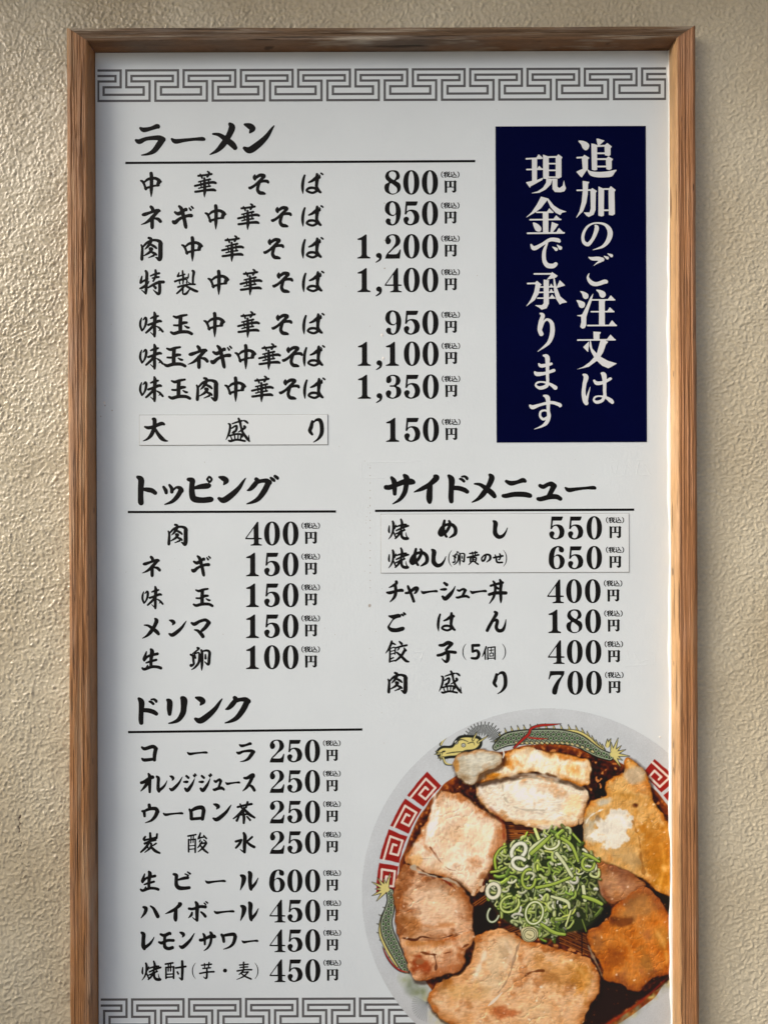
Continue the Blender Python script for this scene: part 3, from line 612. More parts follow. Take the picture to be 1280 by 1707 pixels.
# headings
text('heading', [('ラ', 251.1, 232, 60), ('ー', 313.6, 232, 60), ('メ', 372.2, 231, 60), ('ン', 430.8, 231, 60)], M_INK, panel, YT)
text('heading', [('ト', 244.4, 817.2, 60), ('ッ', 288.4, 822.2, 60), ('ピ', 333.3, 817.2, 60), ('ン', 386, 817, 54), ('グ', 437.8, 816.2, 60)], M_INK, panel, YT)
text('heading', [('サ', 666, 815, 60), ('イ', 711, 815.2, 60), ('ド', 763.8, 815.2, 60), ('メ', 806.4, 814, 54), ('ニ', 861.5, 814.3, 60), ('ュ', 915.2, 819.2, 60), ('ー', 967.4, 814, 55)], M_INK, panel, YT)
text('heading', [('ド', 246.6, 1186, 57), ('リ', 295, 1184.2, 60), ('ン', 347, 1185, 54), ('ク', 396.2, 1183, 61)], M_INK, panel, YT)
rule(209, 271, 792, 268); rule(213, 853.6, 560, 852.6); rule(625, 851.6, 1057, 849.6); rule(213.5, 1220.8, 604, 1216.4)

E8 = 38
rows = [
 ('中華そば', (252, 342, 430, 520.6), 306.3), ('ネギ中華そば', (253, 305.6, 359.6, 414, 467.7, 520.8), 360.8),
 ('肉中華そば', (252.5, 320.6, 387.5, 455, 521), 414), ('特製中華そば', (253, 310, 364.5, 418, 470, 522), 470.2),
 ('味玉中華そば', (253, 302.5, 357.7, 414, 468.6, 522.6), 540.6), ('味玉ネギ中華そば', (253, 291.5, 331, 369.5, 409.5, 449, 486, 523.4), 594.3),
 ('味玉肉中華そば', (253, 299.5, 345, 392.6, 437, 481, 524), 648.4)]
for s, xs_, y in rows: text('dish_name', lineitems(s, xs_, y, E8), M_INK, panel, YT)

# stickers pasted over older lines
def sticker(x0, y0, x1, y1, label):
    a, b = PX(x0, y1); c, d = PX(x1, y0)
    o = 1.1 * S          # dirt caught along the edges
    mesh_obj('edge_grime', [(a - o, -0.00005, b - o), (c + o, -0.00005, b - o), (c + o, -0.00005, d + o * 0.8), (a - o * 0.8, -0.00005, d + o * 0.8)], [(0, 1, 2, 3)], M_EDGE, panel)
    return box('sticker', a, c, -0.0007, -0.0002, b, d, M_STICK, panel.parent, bev=0.00012, label=label)
st1 = sticker(233, 691, 546, 742, 'narrow white sticker naming the large serving')
st2 = sticker(635.5, 856, 1047.5, 955, 'white sticker with the two fried rice lines')
YS = -0.00078
text('dish_name', [('大', 259, 716.8, 38), ('盛', 396.6, 717.4, 38), ('り', 527, 717.6, 38)], M_INK, st1, YS)
text('dish_name', [('焼', 664, 882.3, 38), ('め', 745.3, 882.3, 38), ('し', 833.4, 882.3, 38)], M_INK, st2, YS)
text('dish_name', [('焼', 664, 930.4, 38), ('め', 697.8, 929.5, 38), ('し', 731, 930, 38), ('（', 750, 931, 38), ('卵', 764.8, 930.8, 23), ('黄', 788.7, 931, 26), ('の', 810, 931, 26), ('せ', 830, 931, 26), ('）', 841.5, 930.6, 38)], M_INK, st2, YS)
# side menu
text('dish_name', [('チ', 658, 987, 38), ('ャ', 686.4, 989.5, 38), ('ー', 715.5, 986.2, 38, 0.78), ('シ', 746.6, 986, 38), ('ュ', 771, 989.2, 33), ('ー', 797.3, 986, 38, 0.78), ('丼', 829, 986, 38)], M_INK, panel, YT)
text('dish_name', [('ご', 660.6, 1037.8, 38), ('は', 744, 1037.2, 35), ('ん', 826.5, 1037.4, 38)], M_INK, panel, YT)
text('dish_name', [('餃', 661.5, 1087, 38), ('子', 745, 1087, 38), ('（', 773.7, 1087, 37), ('５', 792, 1087, 38), ('個', 815, 1088, 30), ('）', 840, 1086.8, 37)], M_INK, panel, YT)
text('dish_name', [('肉', 662.3, 1138.6, 34.3), ('盛', 750.4, 1138, 36), ('り', 833.4, 1138.6, 35.8)], M_INK, panel, YT)
# toppings
text('dish_name', [('肉', 296, 891.5, 34.5)], M_INK, panel, YT)
text('dish_name', [('ネ', 253, 944, 34.3), ('ギ', 335.8, 943.4, 34.3)], M_INK, panel, YT)
text('dish_name', [('味', 254.8, 996.8, 34.2), ('玉', 338.6, 996.4, 34.2)], M_INK, panel, YT)
text('dish_name', [('メ', 251.6, 1047.6, 38.5), ('ン', 295.7, 1048, 34.6), ('マ', 335, 1047.4, 38)], M_INK, panel, YT)
text('dish_name', [('生', 253, 1099.6, 38), ('卵', 334.3, 1098.4, 38)], M_INK, panel, YT)
# drinks
text('dish_name', [('コ', 249.6, 1255.6, 38), ('ー', 329, 1255.4, 36), ('ラ', 410, 1253.8, 37.4)], M_INK, panel, YT)
text('dish_name', [('オ', 245.5, 1306, 38), ('レ', 269.5, 1307.5, 35, .9), ('ン', 293, 1307, 31.8, .81), ('ジ', 316.6, 1306, 38), ('ジ', 342.4, 1306, 38), ('ュ', 364.5, 1308.6, 39, .72), ('ー', 388, 1305.4, 34, .77), ('ス', 415, 1305, 38)], M_INK, panel, YT)
text('dish_name', [('ウ', 250.4, 1356, 38), ('ー', 288.6, 1356.8, 35.6), ('ロ', 328.7, 1356, 38), ('ン', 369.8, 1355.5, 36), ('茶', 407, 1355.3, 38)], M_INK, panel, YT)
text('dish_name', [('炭', 250.4, 1406.2, 38), ('酸', 330, 1406, 38), ('水', 408, 1406, 38)], M_INK, panel, YT)
text('dish_name', [('生', 249.5, 1469.8, 36), ('ビ', 303, 1469, 38), ('ー', 359.2, 1469.8, 36), ('ル', 415, 1469, 38)], M_INK, panel, YT)
text('dish_name', [('ハ', 250.4, 1521, 38), ('イ', 289.5, 1520.6, 40), ('ボ', 330, 1519.4, 38), ('ー', 373.7, 1520.4, 36), ('ル', 415.4, 1520, 38)], M_INK, panel, YT)
text('dish_name', [('レ', 246, 1569, 38), ('モ', 277.5, 1569.3, 38), ('ン', 311.2, 1569, 34.7, .87), ('サ', 346, 1569.5, 39, .85), ('ワ', 381, 1569.8, 38), ('ー', 416.8, 1569.6, 34, .86)], M_INK, panel, YT)
text('dish_name', [('焼', 252.3, 1619, 36), ('酎', 291.5, 1619.3, 38), ('（', 323.2, 1619.3, 37), ('芋', 345, 1619, 26), ('・', 375, 1618.7, 30), ('麦', 407, 1619, 26), ('）', 427.6, 1619.3, 37)], M_INK, panel, YT)

def price(s, xr, y, h, pitch, parent, yy, dx=34.5, f=1.0):
    """xr, y: centre of the last digit"""
    it = []; x = xr
    for i, c in enumerate(reversed(s)):
        if c == ',':
            it.append((c, x + pitch * 0.245, y + 0.2, h)); x -= pitch * 0.5; continue
        it.append((c, x + (0.5 if c == '1' else 0) * -3, y, h)); x -= pitch
    it.append(('円', xr + dx, y + 7.0, 21.5 * f))
    text('price', it, M_INK, parent, yy, label='black price figures reading ' + s + '円')
    text('tax_note', [('税', xr + dx - 0.5, y - 12.9, 22 * f)], M_INK, parent, yy)

for s, xr, y in (('800', 716.5, 303.5), ('950', 716.6, 355), ('1,200', 716.9, 410.2), ('1,400', 717.1, 466.3), ('950', 717.3, 537.4), ('1,100', 717.6, 589.4), ('1,350', 717.8, 644.3), ('150', 718.1, 716.2)):
    price(s, xr, y, 40.8, 31.1, panel, YT)
for s, y in (('400', 889.4), ('150', 940.9), ('150', 992.3), ('150', 1044), ('100', 1095.8)):
    price(s, 484.4, y, 40, 31, panel, YT, 34.2)
price('550', 990, 880, 39, 31.2, st2, YS, 35.3, .98); price('650', 990, 929.6, 39, 31.2, st2, YS, 35.3, .98)
for s, xr, y in (('400', 987.8, 985.6), ('180', 988.4, 1035.8), ('400', 989, 1087), ('700', 989.8, 1138.5)):
    price(s, xr, y, 39.8, 31.2, panel, YT, 34.6)
for s, y in (('250', 1252.3), ('250', 1303), ('250', 1354), ('250', 1404.8), ('600', 1469), ('450', 1519.2), ('450', 1568.8), ('450', 1618.8)):
    price(s, 520.7 + (y - 1252) * 0.002, y, 38.2, 29.6, panel, YT, 33.1, .95)

# navy notice
(a, b), (c, d) = PX(827.6, 737.6), PX(1076, 209.4)
notice = box('notice_block', a, c, -0.00035, -0.0001, b, d, M_NAVY, sign, label='navy notice with two columns of white lettering')
def colm(keys, oy, k):
    it = []
    for ch, org in keys:
        g = GL[ch]; it.append((ch, 865 + g['cx'] / 6.565, org + g['cy'] / 6.565, 66))
    text('notice_lettering', it, M_WHITE, notice, -0.00042)
colm([('N追', 225), ('N加', 225), ('Nの', 225), ('Nご', 225), ('N注', 465), ('N文', 465), ('Nは', 465)], 0, 0)
colm([('N現', 225), ('N金', 225), ('Nで', 225), ('N承', 465), ('Nり', 465), ('Nま', 465), ('Nす', 465)], 0, 0)

# key-pattern borders
def meander(x0, ys, P, i0, i1, xlo, xhi):
    u = P / 468.0
    yy = {0: ys[0], 1: ys[1], 2: ys[2], 3: ys[3], 4: ys[4], 5: ys[5]}
    L1, L2 = [], []
    for i in range(i0, i1):
        o = x0 + i * P
        L1 += [(o, 0), (o + 422 * u, 0), (o + 422 * u, 3), (o + 283 * u, 3), (o + 283 * u, 4), (o + 610 * u, 4), (o + 610 * u, 3), (o + 468 * u, 3)]
        L2 += [(o + 42 * u, 1), (o + 380 * u, 1), (o + 380 * u, 2), (o + 238 * u, 2), (o + 238 * u, 5), (o + 658 * u, 5), (o + 658 * u, 2), (o + 510 * u, 2)]
    w = 1.95; V, F = [], []
    cells = []
    for L in (L1, L2):
        for (xa, ja), (xb, jb) in zip(L[:-1], L[1:]):
            ya, yb = yy[ja], yy[jb]
            x_0, x_1 = sorted((xa, xb)); y_0, y_1 = sorted((ya, yb))
            if y_0 == y_1: x_0 -= w; x_1 += w; y_0 -= w; y_1 += w
            else: x_0 -= w; x_1 += w; y_0 += w; y_1 -= w
            x_0 = max(x_0, xlo); x_1 = min(x_1, xhi)
            if x_1 - x_0 > 0.3 and y_1 - y_0 > 0.3: cells.append((x_0, x_1, y_0, y_1))
    for x_0, x_1, y_0, y_1 in cells:
        n = len(V)
        for (x, y) in ((x_0, y_1), (x_1, y_1), (x_1, y_0), (x_0, y_0)):
            X, Z = PX(x, y - 0.0037 * (x - 640)); V.append((X, YT, Z))
        F.append((n, n + 1, n + 2, n + 3))
    return mesh_obj('key_border', V, F, M_GREY, panel)
meander(210.6, [y - 1.6 for y in (116.7, 125.9, 135, 144.7, 157.3, 167.5)], 95.5, -1, 10, 162.5, 1110)
meander(220.3, [y - 1.6 for y in (1667, 1677, 1686, 1696, 1709, 1719)], 94.95, -1, 6, 168, 740)
# ---------------------------------------------------------------- printed picture of a ramen bowl
# The picture is flat print: a fine sheet whose vertex colours are painted here, stroke by stroke,
# in "picture units" (1 unit = 1/2.37 photo pixel, origin at photo pixel 590,1170).
Q = 2.37
STEP = 0.9
pxs = np.arange(598.0, 1117.2, STEP); pys = np.arange(1179.0, 1758.0, STEP)
PXX, PYY = np.meshgrid(pxs, pys)
X5, Y5 = (PXX - 590) * Q, (PYY - 1170) * Q
BH, BW = X5.shape
U = Q * STEP
wob1 = fnoise(BH, BW, 26, 26, 101); wob2 = fnoise(BH, BW, 9, 9, 102)
IMG = np.zeros((BH, BW, 3)); REG = np.zeros((BH, BW), int)

def frac(h, w, base, seed, n=4, g=0.62):
    o = 0
    for k in range(n): o = o + fnoise(h, w, base / 2 ** k, base / 2 ** k, seed * 7 + k) * g ** k
    return o / o.std()
FR1 = frac(BH, BW, 44, 301); FR2 = frac(BH, BW, 18, 302)

def sl(x0, y0, x1, y1):
    j0 = max(int((y0 / Q + 1170 - pys[0]) / STEP) - 3, 0); j1 = min(int((y1 / Q + 1170 - pys[0]) / STEP) + 4, BH)
    i0 = max(int((x0 / Q + 590 - pxs[0]) / STEP) - 3, 0); i1 = min(int((x1 / Q + 590 - pxs[0]) / STEP) + 4, BW)
    return (slice(j0, max(j1, j0 + 1)), slice(i0, max(i1, i0 + 1)))

def blend(s, a, c):
    a = np.clip(a, 0, 1)[..., None]
    IMG[s] = IMG[s] * (1 - a) + np.asarray(c, float) * a

def dab(pts, col, alpha=1.0, soft=1.3, jag=0.0):
    P = catmull(np.array(pts, float).reshape(-1, 3), sub=4)
    r = P[:, 2].max()
    s = sl(P[:, 0].min() - r, P[:, 1].min() - r, P[:, 0].max() + r, P[:, 1].max() + r)
    f = sd_stroke(X5[s], Y5[s], P) + jag * wob2[s]
    blend(s, alpha * np.clip(f / (soft * U) + 0.5, 0, 1), col)

def area(pts, soft=1.0, jag=0.0, smooth=True):
    P = np.array(pts, float).reshape(-1, 2)
    if smooth: P = catmull(P, True, 4)
    s = sl(P[:, 0].min() - 12, P[:, 1].min() - 12, P[:, 0].max() + 12, P[:, 1].max() + 12)
    f = sd_poly(X5[s], Y5[s], P) + jag * wob2[s]
    return s, f

def fill(pts, col, soft=1.2, jag=0.0, alpha=1.0, smooth=True):
    s, f = area(pts, soft, jag, smooth)
    blend(s, alpha * np.clip(f / (soft * U) + 0.5, 0, 1), col)

CX5, CY5 = (912 - 590) * Q, (1490 - 1170) * Q
RR = np.hypot(X5 - CX5, Y5 - CY5) / Q; TH = np.arctan2(Y5 - CY5, X5 - CX5)
# glazed rim, a little darker towards the lower left
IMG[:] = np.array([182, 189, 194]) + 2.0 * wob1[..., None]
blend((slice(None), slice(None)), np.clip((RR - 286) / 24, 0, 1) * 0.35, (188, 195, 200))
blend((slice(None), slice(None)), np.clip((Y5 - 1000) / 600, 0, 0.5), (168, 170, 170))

def pol(r, th): return (CX5 + r * Q * math.cos(th), CY5 + r * Q * math.sin(th))
# soup
f = 249 + 1.2 * wob1 - RR
soup = fnoise(BH, BW, 5, 5, 110); soup2 = fnoise(BH, BW, 30, 30, 111)
sc_ = np.array([74, 34, 12]) + (soup[..., None] * np.array([26, 18, 10])) + soup2[..., None] * np.array([18, 10, 3])
sc_ = np.where((soup > 1.35)[..., None], np.array([176, 118, 70]), sc_)
edge = np.clip(1 - f / 14, 0, 1)[..., None]
sc_ = sc_ * (1 - edge * 0.75) + np.array([150, 78, 28]) * edge * 0.75
a = np.clip(f / 1.5 + 0.5, 0, 1)[..., None]
IMG[:] = IMG * (1 - a) + np.clip(sc_, 8, 255) * a
REG[f > 0] = 1

# red spiral key blocks round the rim
def keyblock(th0, dth, ra, rb, flipd=1):
    red = (138, 18, 12)
    def m(s, t): return pol(ra + (rb - ra) * t, th0 + dth * s)
    fill([c for s, t in ((0, 0), (.5, 0), (1, 0), (1, 1), (.5, 1), (0, 1)) for c in m(s, t)], red, smooth=False, jag=0.5)
    path = [(0.0, .2), (.8, .2), (.8, .86), (.26, .86), (.26, .46), (.58, .46), (.58, .64)] if flipd > 0 else [(1.0, .2), (.2, .2), (.2, .86), (.74, .86), (.74, .46), (.42, .46), (.42, .64)]
    for (a, b), (c, d) in zip(path[:-1], path[1:]):
        p, q = m(a, b), m(c, d)
        dab([*p, 8.6, *q, 8.6], (210, 198, 188), soft=0.9)
for i in range(4): keyblock(math.radians(-134.5 - 11.7 * i), math.radians(-10.4), 285, 252, -1)
for i in range(4): keyblock(math.radians(-51.5 + 11.3 * i), math.radians(10.0), 287, 254, 1)

# dragon band: scaly body, crest, fins, head and mane
INK = (22, 26, 22)
def body(path, seed):
    P = catmull(np.array(path, float).reshape(-1, 3), sub=6)
    d = P[:, 2].max() + 8
    s = sl(P[:, 0].min() - d, P[:, 1].min() - d, P[:, 0].max() + d, P[:, 1].max() + d)
    f = sd_stroke(X5[s], Y5[s], P)
    blend(s, np.clip(f / U + 2.6, 0, 1), INK)
    blend(s, np.clip(f / U + 0.3, 0, 1), (150, 160, 140))
    Lx, Ly = 21.0, 15.0
    xx, yy = X5[s], Y5[s]
    row = np.floor(yy / Ly); fx = (xx / Lx + 0.5 * (row % 2)) % 1 - 0.5; fy = (yy / Ly) % 1 - 0.62
    rr = np.hypot(fx * Lx, fy * Ly * 1.15)
    ins = np.clip((f - 3) / U, 0, 1)
    blend(s, ins * np.clip(1 - np.abs(rr - 9.8) / 3.0, 0, 1), INK)
    blend(s, ins * np.clip((6.6 - rr) / 2.5, 0, 1), (40, 78, 34))
def fin(cx, cy, angs, r0, r1, col=(198, 188, 120)):
    for a in angs:
        a = math.radians(a); c, s_ = math.cos(a), math.sin(a)
        L = r1 * (0.82 + 0.18 * math.cos(a * 5))
        dab([cx + c * r0, cy + s_ * r0, 17, cx + c * L * .6, cy + s_ * L * .6, 11, cx + c * L, cy + s_ * L, 3], INK)
    for a in angs:
        a = math.radians(a); c, s_ = math.cos(a), math.sin(a)
        L = r1 * (0.82 + 0.18 * math.cos(a * 5)) - 4
        dab([cx + c * r0, cy + s_ * r0, 13, cx + c * L * .6, cy + s_ * L * .6, 6.5, cx + c * L, cy + s_ * L, 1.5], col)
    dab([cx, cy, r0 * 1.5, cx + 1, cy, r0 * 1.5], col)
YEL = (200, 190, 118)
# crest with thorns, then the scaled body over it
cr = [560, 150, 600, 122, 650, 112, 700, 108, 760, 105, 820, 108, 880, 112, 925, 135, 960, 168, 985, 185]
cr = np.array(cr, float).reshape(-1, 2)
for (x, y) in catmull(cr, sub=2)[1:]:
    dab([x + 3, y + 6, 12, x - 5, y - 18, 3], INK); dab([x + 3, y + 6, 7, x - 4, y - 12, 2], YEL)
dab([c for x, y in cr for c in (x, y + 6, 13)], INK); dab([c for x, y in cr for c in (x, y + 6, 8)], YEL)
body([560, 180, 20, 600, 152, 44, 650, 142, 50, 700, 138, 50, 760, 136, 50, 820, 140, 52, 880, 152, 46, 925, 178, 40, 965, 202, 32, 1010, 218, 26], 1)
for i in range(16):
    x = 640 + i * 20; y = 162 + (0 if i < 9 else (i - 9) ** 1.7 * 1.6)
    dab([x, y, 13, x + 5, y + 3, 11], INK); dab([x, y, 8.5, x + 5, y + 3, 7], (186, 178, 128))
fin(1022, 208, (-98, -72, -46, -20, 6, 32, 58), 15, 68)
fin(1000, 178, (-88, -66), 6, 36)
dab([632, 182, 10, 668, 148, 13, 690, 128, 13, 700, 106, 12, 735, 94, 12, 780, 91, 9, 818, 87, 2], INK); dab([632, 182, 6, 668, 148, 9, 690, 128, 9, 700, 106, 8, 735, 94, 9, 780, 91, 6, 812, 88, 2], (156, 34, 26))
dab([690, 142, 6, 730, 146, 6, 765, 146, 2], (156, 34, 26))
# mane, head, whiskers
for i in range(30):
    a = math.radians(-148 + i * 4.7); r0 = 36 + (i % 3) * 6; r1 = 96 - (i % 2) * 12 - abs(i - 18) * 0.8
    dab([505 + r0 * math.cos(a), 172 + r0 * math.sin(a), 1.5, 505 + r1 * math.cos(a), 172 + r1 * math.sin(a), 3.6], INK)
dab([342, 170, 10, 352, 150, 12, 375, 128, 10, 410, 108, 3], INK); dab([344, 170, 5, 354, 150, 7, 376, 130, 5, 400, 114, 1], YEL)
fill([324, 196, 346, 175, 382, 173, 396, 154, 418, 134, 462, 132, 500, 140, 506, 172, 484, 196, 442, 202, 412, 221, 380, 224, 342, 228, 328, 212], INK)
fill([334, 196, 352, 184, 388, 182, 404, 163, 424, 144, 460, 142, 491, 149, 495, 168, 476, 186, 436, 192, 408, 210, 380, 213, 348, 217, 339, 208], YEL)
for (x, y) in ((403, 160), (432, 172)):
    dab([x, y, 17, x + .5, y, 17], INK); dab([x, y, 12, x + .5, y, 12], (205, 208, 200)); dab([x, y, 4.5, x + .5, y, 4.5], INK)
dab([365, 205, 2, 395, 200, 4, 440, 196, 2], INK); dab([390, 175, 2, 420, 150, 4, 450, 158, 2], INK); dab([350, 198, 6, 358, 196, 6], INK); dab([450, 165, 3, 470, 160, 3, 476, 172, 1], INK)
dab([470, 150, 11, 485, 120, 4], INK); dab([471, 150, 6, 484, 124, 2], YEL); dab([490, 160, 11, 530, 135, 4], INK); dab([491, 160, 6, 525, 138, 2], YEL)
for k, (x, y) in enumerate(((330, 205), (326, 196), (322, 208), (336, 224), (345, 232))):
    dab([345, 205, 9, x - 4, y, 3], INK); dab([345, 205, 6, x, y, 1], YEL)
dab([352, 220, 9, 362, 245, 10, 385, 250, 6], INK); dab([352, 220, 5, 363, 243, 6, 385, 248, 3], YEL)
# second dragon's tail on the left rim
cl = np.array([148, 790, 128, 820, 112, 850, 104, 885, 104, 920, 115, 950, 132, 985, 152, 1018, 172, 1045], float).reshape(-1, 2)
for (x, y) in cl[:-1]:
    dab([x + 4, y, 9, x - 14, y - 8, 2], INK); dab([x + 4, y, 5, x - 9, y - 6, 1], YEL)
dab([c for x, y in cl for c in (x, y, 13)], INK); dab([c for x, y in cl for c in (x, y, 8)], YEL)
body([142, 752, 24, 146, 790, 26, 138, 830, 34, 128, 870, 40, 132, 910, 44, 148, 950, 44, 168, 990, 40, 188, 1030, 34, 205, 1058, 26], 2)
fin(128, 742, (130, 156, 182, 207, 232, 257, 283), 15, 68)
dab([112, 968, 2, 128, 1005, 8, 152, 1040, 9, 182, 1064, 9, 216, 1072, 8], INK); dab([116, 975, 2, 129, 1005, 5, 153, 1039, 5, 182, 1062, 6, 214, 1070, 5], (156, 34, 26))
# soft greenish head and mane low on the left rim
for (x, y, w, c) in ((205, 1095, 34, (150, 158, 120)), (235, 1125, 44, (110, 120, 100)), (265, 1150, 44, (120, 130, 98)), (300, 1175, 30, (176, 172, 120)), (330, 1240, 44, (186, 180, 140)), (380, 1262, 40, (190, 184, 140))):
    s = sl(x - w * 1.6, y - w * 1.6, x + w * 1.6, y + w * 1.6)
    d = np.hypot(X5[s] - x, Y5[s] - y)
    blend(s, np.clip(1.15 - d / w, 0, 1) * (0.65 + 0.25 * wob2[s]), c)
for i in range(14):
    a = math.radians(95 + i * 9)
    dab([290, 1190, 2, 290 + 60 * math.cos(a), 1200 + 62 * math.sin(a), 4], (112, 118, 122), alpha=0.55, soft=2)
# lower right rim pattern
for i in range(9):
    x, y = 1245 - i * 26, 1105 + i * 21
    s = sl(x - 40, y - 40, x + 40, y + 40)
    d = np.hypot(X5[s] - x, Y5[s] - y)
    blend(s, np.clip(1.1 - d / 30, 0, 1) * (0.5 + 0.3 * wob2[s]), (128, 130, 108) if i % 3 else (190, 178, 110))

# noodles glimpsed between the slices
rngn = np.random.default_rng(9)
for base, a0, n in (((650, 520), 0.03, 9), ((880, 950), 0.42, 9), ((515, 800), -0.6, 6), ((660, 905), -0.35, 5)):
    for i in range(n):
        o = (i - n / 2) * 8.5; x, y = base[0] - math.sin(a0) * o, base[1] + math.cos(a0) * o
        L = 62 + rngn.uniform(-8, 10); w = rngn.uniform(5, 8)
        p = [x - L * math.cos(a0), y - L * math.sin(a0), w, x, y + rngn.uniform(-3, 3), w, x + L * math.cos(a0), y + L * math.sin(a0), w]
        dab(p, (44, 20, 8)); p[2] = p[5] = p[8] = w * 0.6
        c = rngn.uniform(0.7, 1.15); dab(p, np.array([158, 98, 48]) * c, soft=2)
fill([880, 870, 960, 790, 1015, 815, 1005, 850, 960, 890, 935, 905, 900, 920], (14, 14, 10), soft=4, jag=4)
fill([470, 830, 520, 790, 560, 800, 560, 880, 480, 930], (30, 15, 8), soft=4, jag=4)
fill([860, 500, 905, 490, 925, 600, 915, 640, 880, 570], (16, 18, 10), soft=4, jag=3)
fill([1165, 735, 1255, 745, 1255, 840, 1215, 800], (26, 14, 8), soft=4, jag=3)
fill([985, 1080, 1050, 1100, 1130, 1150, 1255, 1050, 1255, 1085, 1150, 1170, 1060, 1225, 960, 1290, 900, 1290, 940, 1180], (40, 16, 8), soft=5, jag=4)
dab([1250, 1078, 4, 1150, 1172, 7, 1040, 1250, 9, 960, 1300, 9], (150, 50, 22), alpha=.8, soft=4)

# pork slices
def pork(n, pts, base, rim, seed, fib=0.6, dark=1.0, edge_w=26, jag=3.0):
    s, f = area(pts, jag=jag * 0.6)
    f = f + 1.6 * FR2[s]
    H0, W0 = f.shape
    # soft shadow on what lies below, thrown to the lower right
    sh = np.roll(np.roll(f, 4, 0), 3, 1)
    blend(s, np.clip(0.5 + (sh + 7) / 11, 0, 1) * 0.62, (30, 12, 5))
    t2 = frac(H0, W0, 40, seed + 1, 5); t5 = frac(H0, W0, 24, seed + 9, 3)
    warp = 0.35 * fnoise(H0, W0, 6, 6, seed + 7)
    net = np.abs(fnoise(H0, W0, 13, 16, seed + 3) + warp); net2 = np.abs(fnoise(H0, W0, 7, 8, seed + 4) + warp)
    fibre = fnoise(H0, W0, 2.0 if (seed // 10) % 2 else 6, 6 if (seed // 10) % 2 else 2.0, seed)
    msk = np.clip(fnoise(H0, W0, 46, 46, seed + 5) * 0.7 + 0.5, 0, 1)
    hgt = 1.6 * np.sqrt(np.clip(net, 0, 1)) * fib * msk + 0.40 * np.sqrt(np.clip(net2, 0, 1)) * fib + 0.55 * t5 + 0.08 * fibre + 1.4 * np.sqrt(np.clip(f / 14, 0, 1))
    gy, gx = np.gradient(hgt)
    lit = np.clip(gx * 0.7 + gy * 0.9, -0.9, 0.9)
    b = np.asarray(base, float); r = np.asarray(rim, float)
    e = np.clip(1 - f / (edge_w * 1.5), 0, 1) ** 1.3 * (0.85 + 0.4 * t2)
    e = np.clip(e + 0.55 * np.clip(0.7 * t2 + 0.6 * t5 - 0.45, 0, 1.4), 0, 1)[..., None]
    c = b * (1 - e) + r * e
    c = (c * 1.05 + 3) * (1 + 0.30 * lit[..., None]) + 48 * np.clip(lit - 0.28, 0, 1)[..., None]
    c = c * (1 - 0.28 * fib * np.clip(1 - net / 0.16, 0, 1)[..., None] * msk[..., None] * np.array([0.75, 1, 1.2]))
    c = c * (1 + 0.022 * fibre[..., None]) + t5[..., None] * np.array([4, 6, 8]) + t2[..., None] * np.array([5, 8, 10])
    ed = np.clip(1 - np.abs(f - 1.5) / (2.2 + 1.6 * np.abs(FR1[s])), 0, 1)[..., None] * np.clip(0.35 + 0.3 * FR1[s], 0, 0.8)[..., None]
    c = c * (1 - ed) + r * 0.5 * ed
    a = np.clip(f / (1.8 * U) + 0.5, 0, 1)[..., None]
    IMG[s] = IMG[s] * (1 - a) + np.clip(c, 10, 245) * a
    REG[s][f > 0] = n
    return s, f
def tintp(s, f, x, y, rx, ry, col, al, sd=0, rot=0.0, hard=1.0):
    c, n = math.cos(rot), math.sin(rot)
    dx, dy = X5[s] - x, Y5[s] - y
    d = np.hypot((dx * c + dy * n) / rx, (-dx * n + dy * c) / ry) + 0.22 * FR1[s] + 0.16 * FR2[s]
    k = np.clip((1 - d) * 1.6 * hard, 0, 1)[..., None] * al * (f > 0)[..., None]
    g = IMG[s].mean(-1, keepdims=True) / 165.0
    IMG[s] = IMG[s] * (1 - k) + np.asarray(col, float) * np.clip(0.45 + 0.55 * g, 0.6, 1.15) * k
    return
    blend(s, al * np.clip((1 - d) * 1.7 * hard, 0, 1) * (f > 0), col)

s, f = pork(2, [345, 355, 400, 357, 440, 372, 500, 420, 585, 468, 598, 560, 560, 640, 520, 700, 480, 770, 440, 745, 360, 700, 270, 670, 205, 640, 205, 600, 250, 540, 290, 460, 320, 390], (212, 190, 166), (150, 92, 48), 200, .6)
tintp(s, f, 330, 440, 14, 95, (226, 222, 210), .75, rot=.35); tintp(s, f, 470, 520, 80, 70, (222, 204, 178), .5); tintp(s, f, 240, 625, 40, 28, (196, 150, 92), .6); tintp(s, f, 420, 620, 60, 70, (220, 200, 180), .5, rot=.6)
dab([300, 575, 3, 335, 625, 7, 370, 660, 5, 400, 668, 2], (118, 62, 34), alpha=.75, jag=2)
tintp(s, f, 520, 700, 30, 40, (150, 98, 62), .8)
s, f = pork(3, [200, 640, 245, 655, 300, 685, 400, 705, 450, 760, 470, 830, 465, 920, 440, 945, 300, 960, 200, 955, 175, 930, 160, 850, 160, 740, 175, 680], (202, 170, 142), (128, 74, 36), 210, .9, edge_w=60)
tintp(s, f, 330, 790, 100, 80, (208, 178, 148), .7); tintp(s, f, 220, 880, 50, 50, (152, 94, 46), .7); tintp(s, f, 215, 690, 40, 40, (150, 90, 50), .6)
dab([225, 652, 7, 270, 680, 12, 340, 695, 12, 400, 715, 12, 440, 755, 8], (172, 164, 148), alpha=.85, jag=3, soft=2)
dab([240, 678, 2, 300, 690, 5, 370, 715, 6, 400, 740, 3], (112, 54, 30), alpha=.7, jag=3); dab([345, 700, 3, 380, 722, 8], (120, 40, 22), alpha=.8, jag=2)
s, f = pork(4, [185, 940, 260, 945, 350, 942, 460, 905, 468, 960, 440, 985, 445, 1030, 410, 1068, 330, 1090, 270, 1105, 230, 1090, 205, 1010], (204, 170, 138), (146, 84, 42), 220, .6)
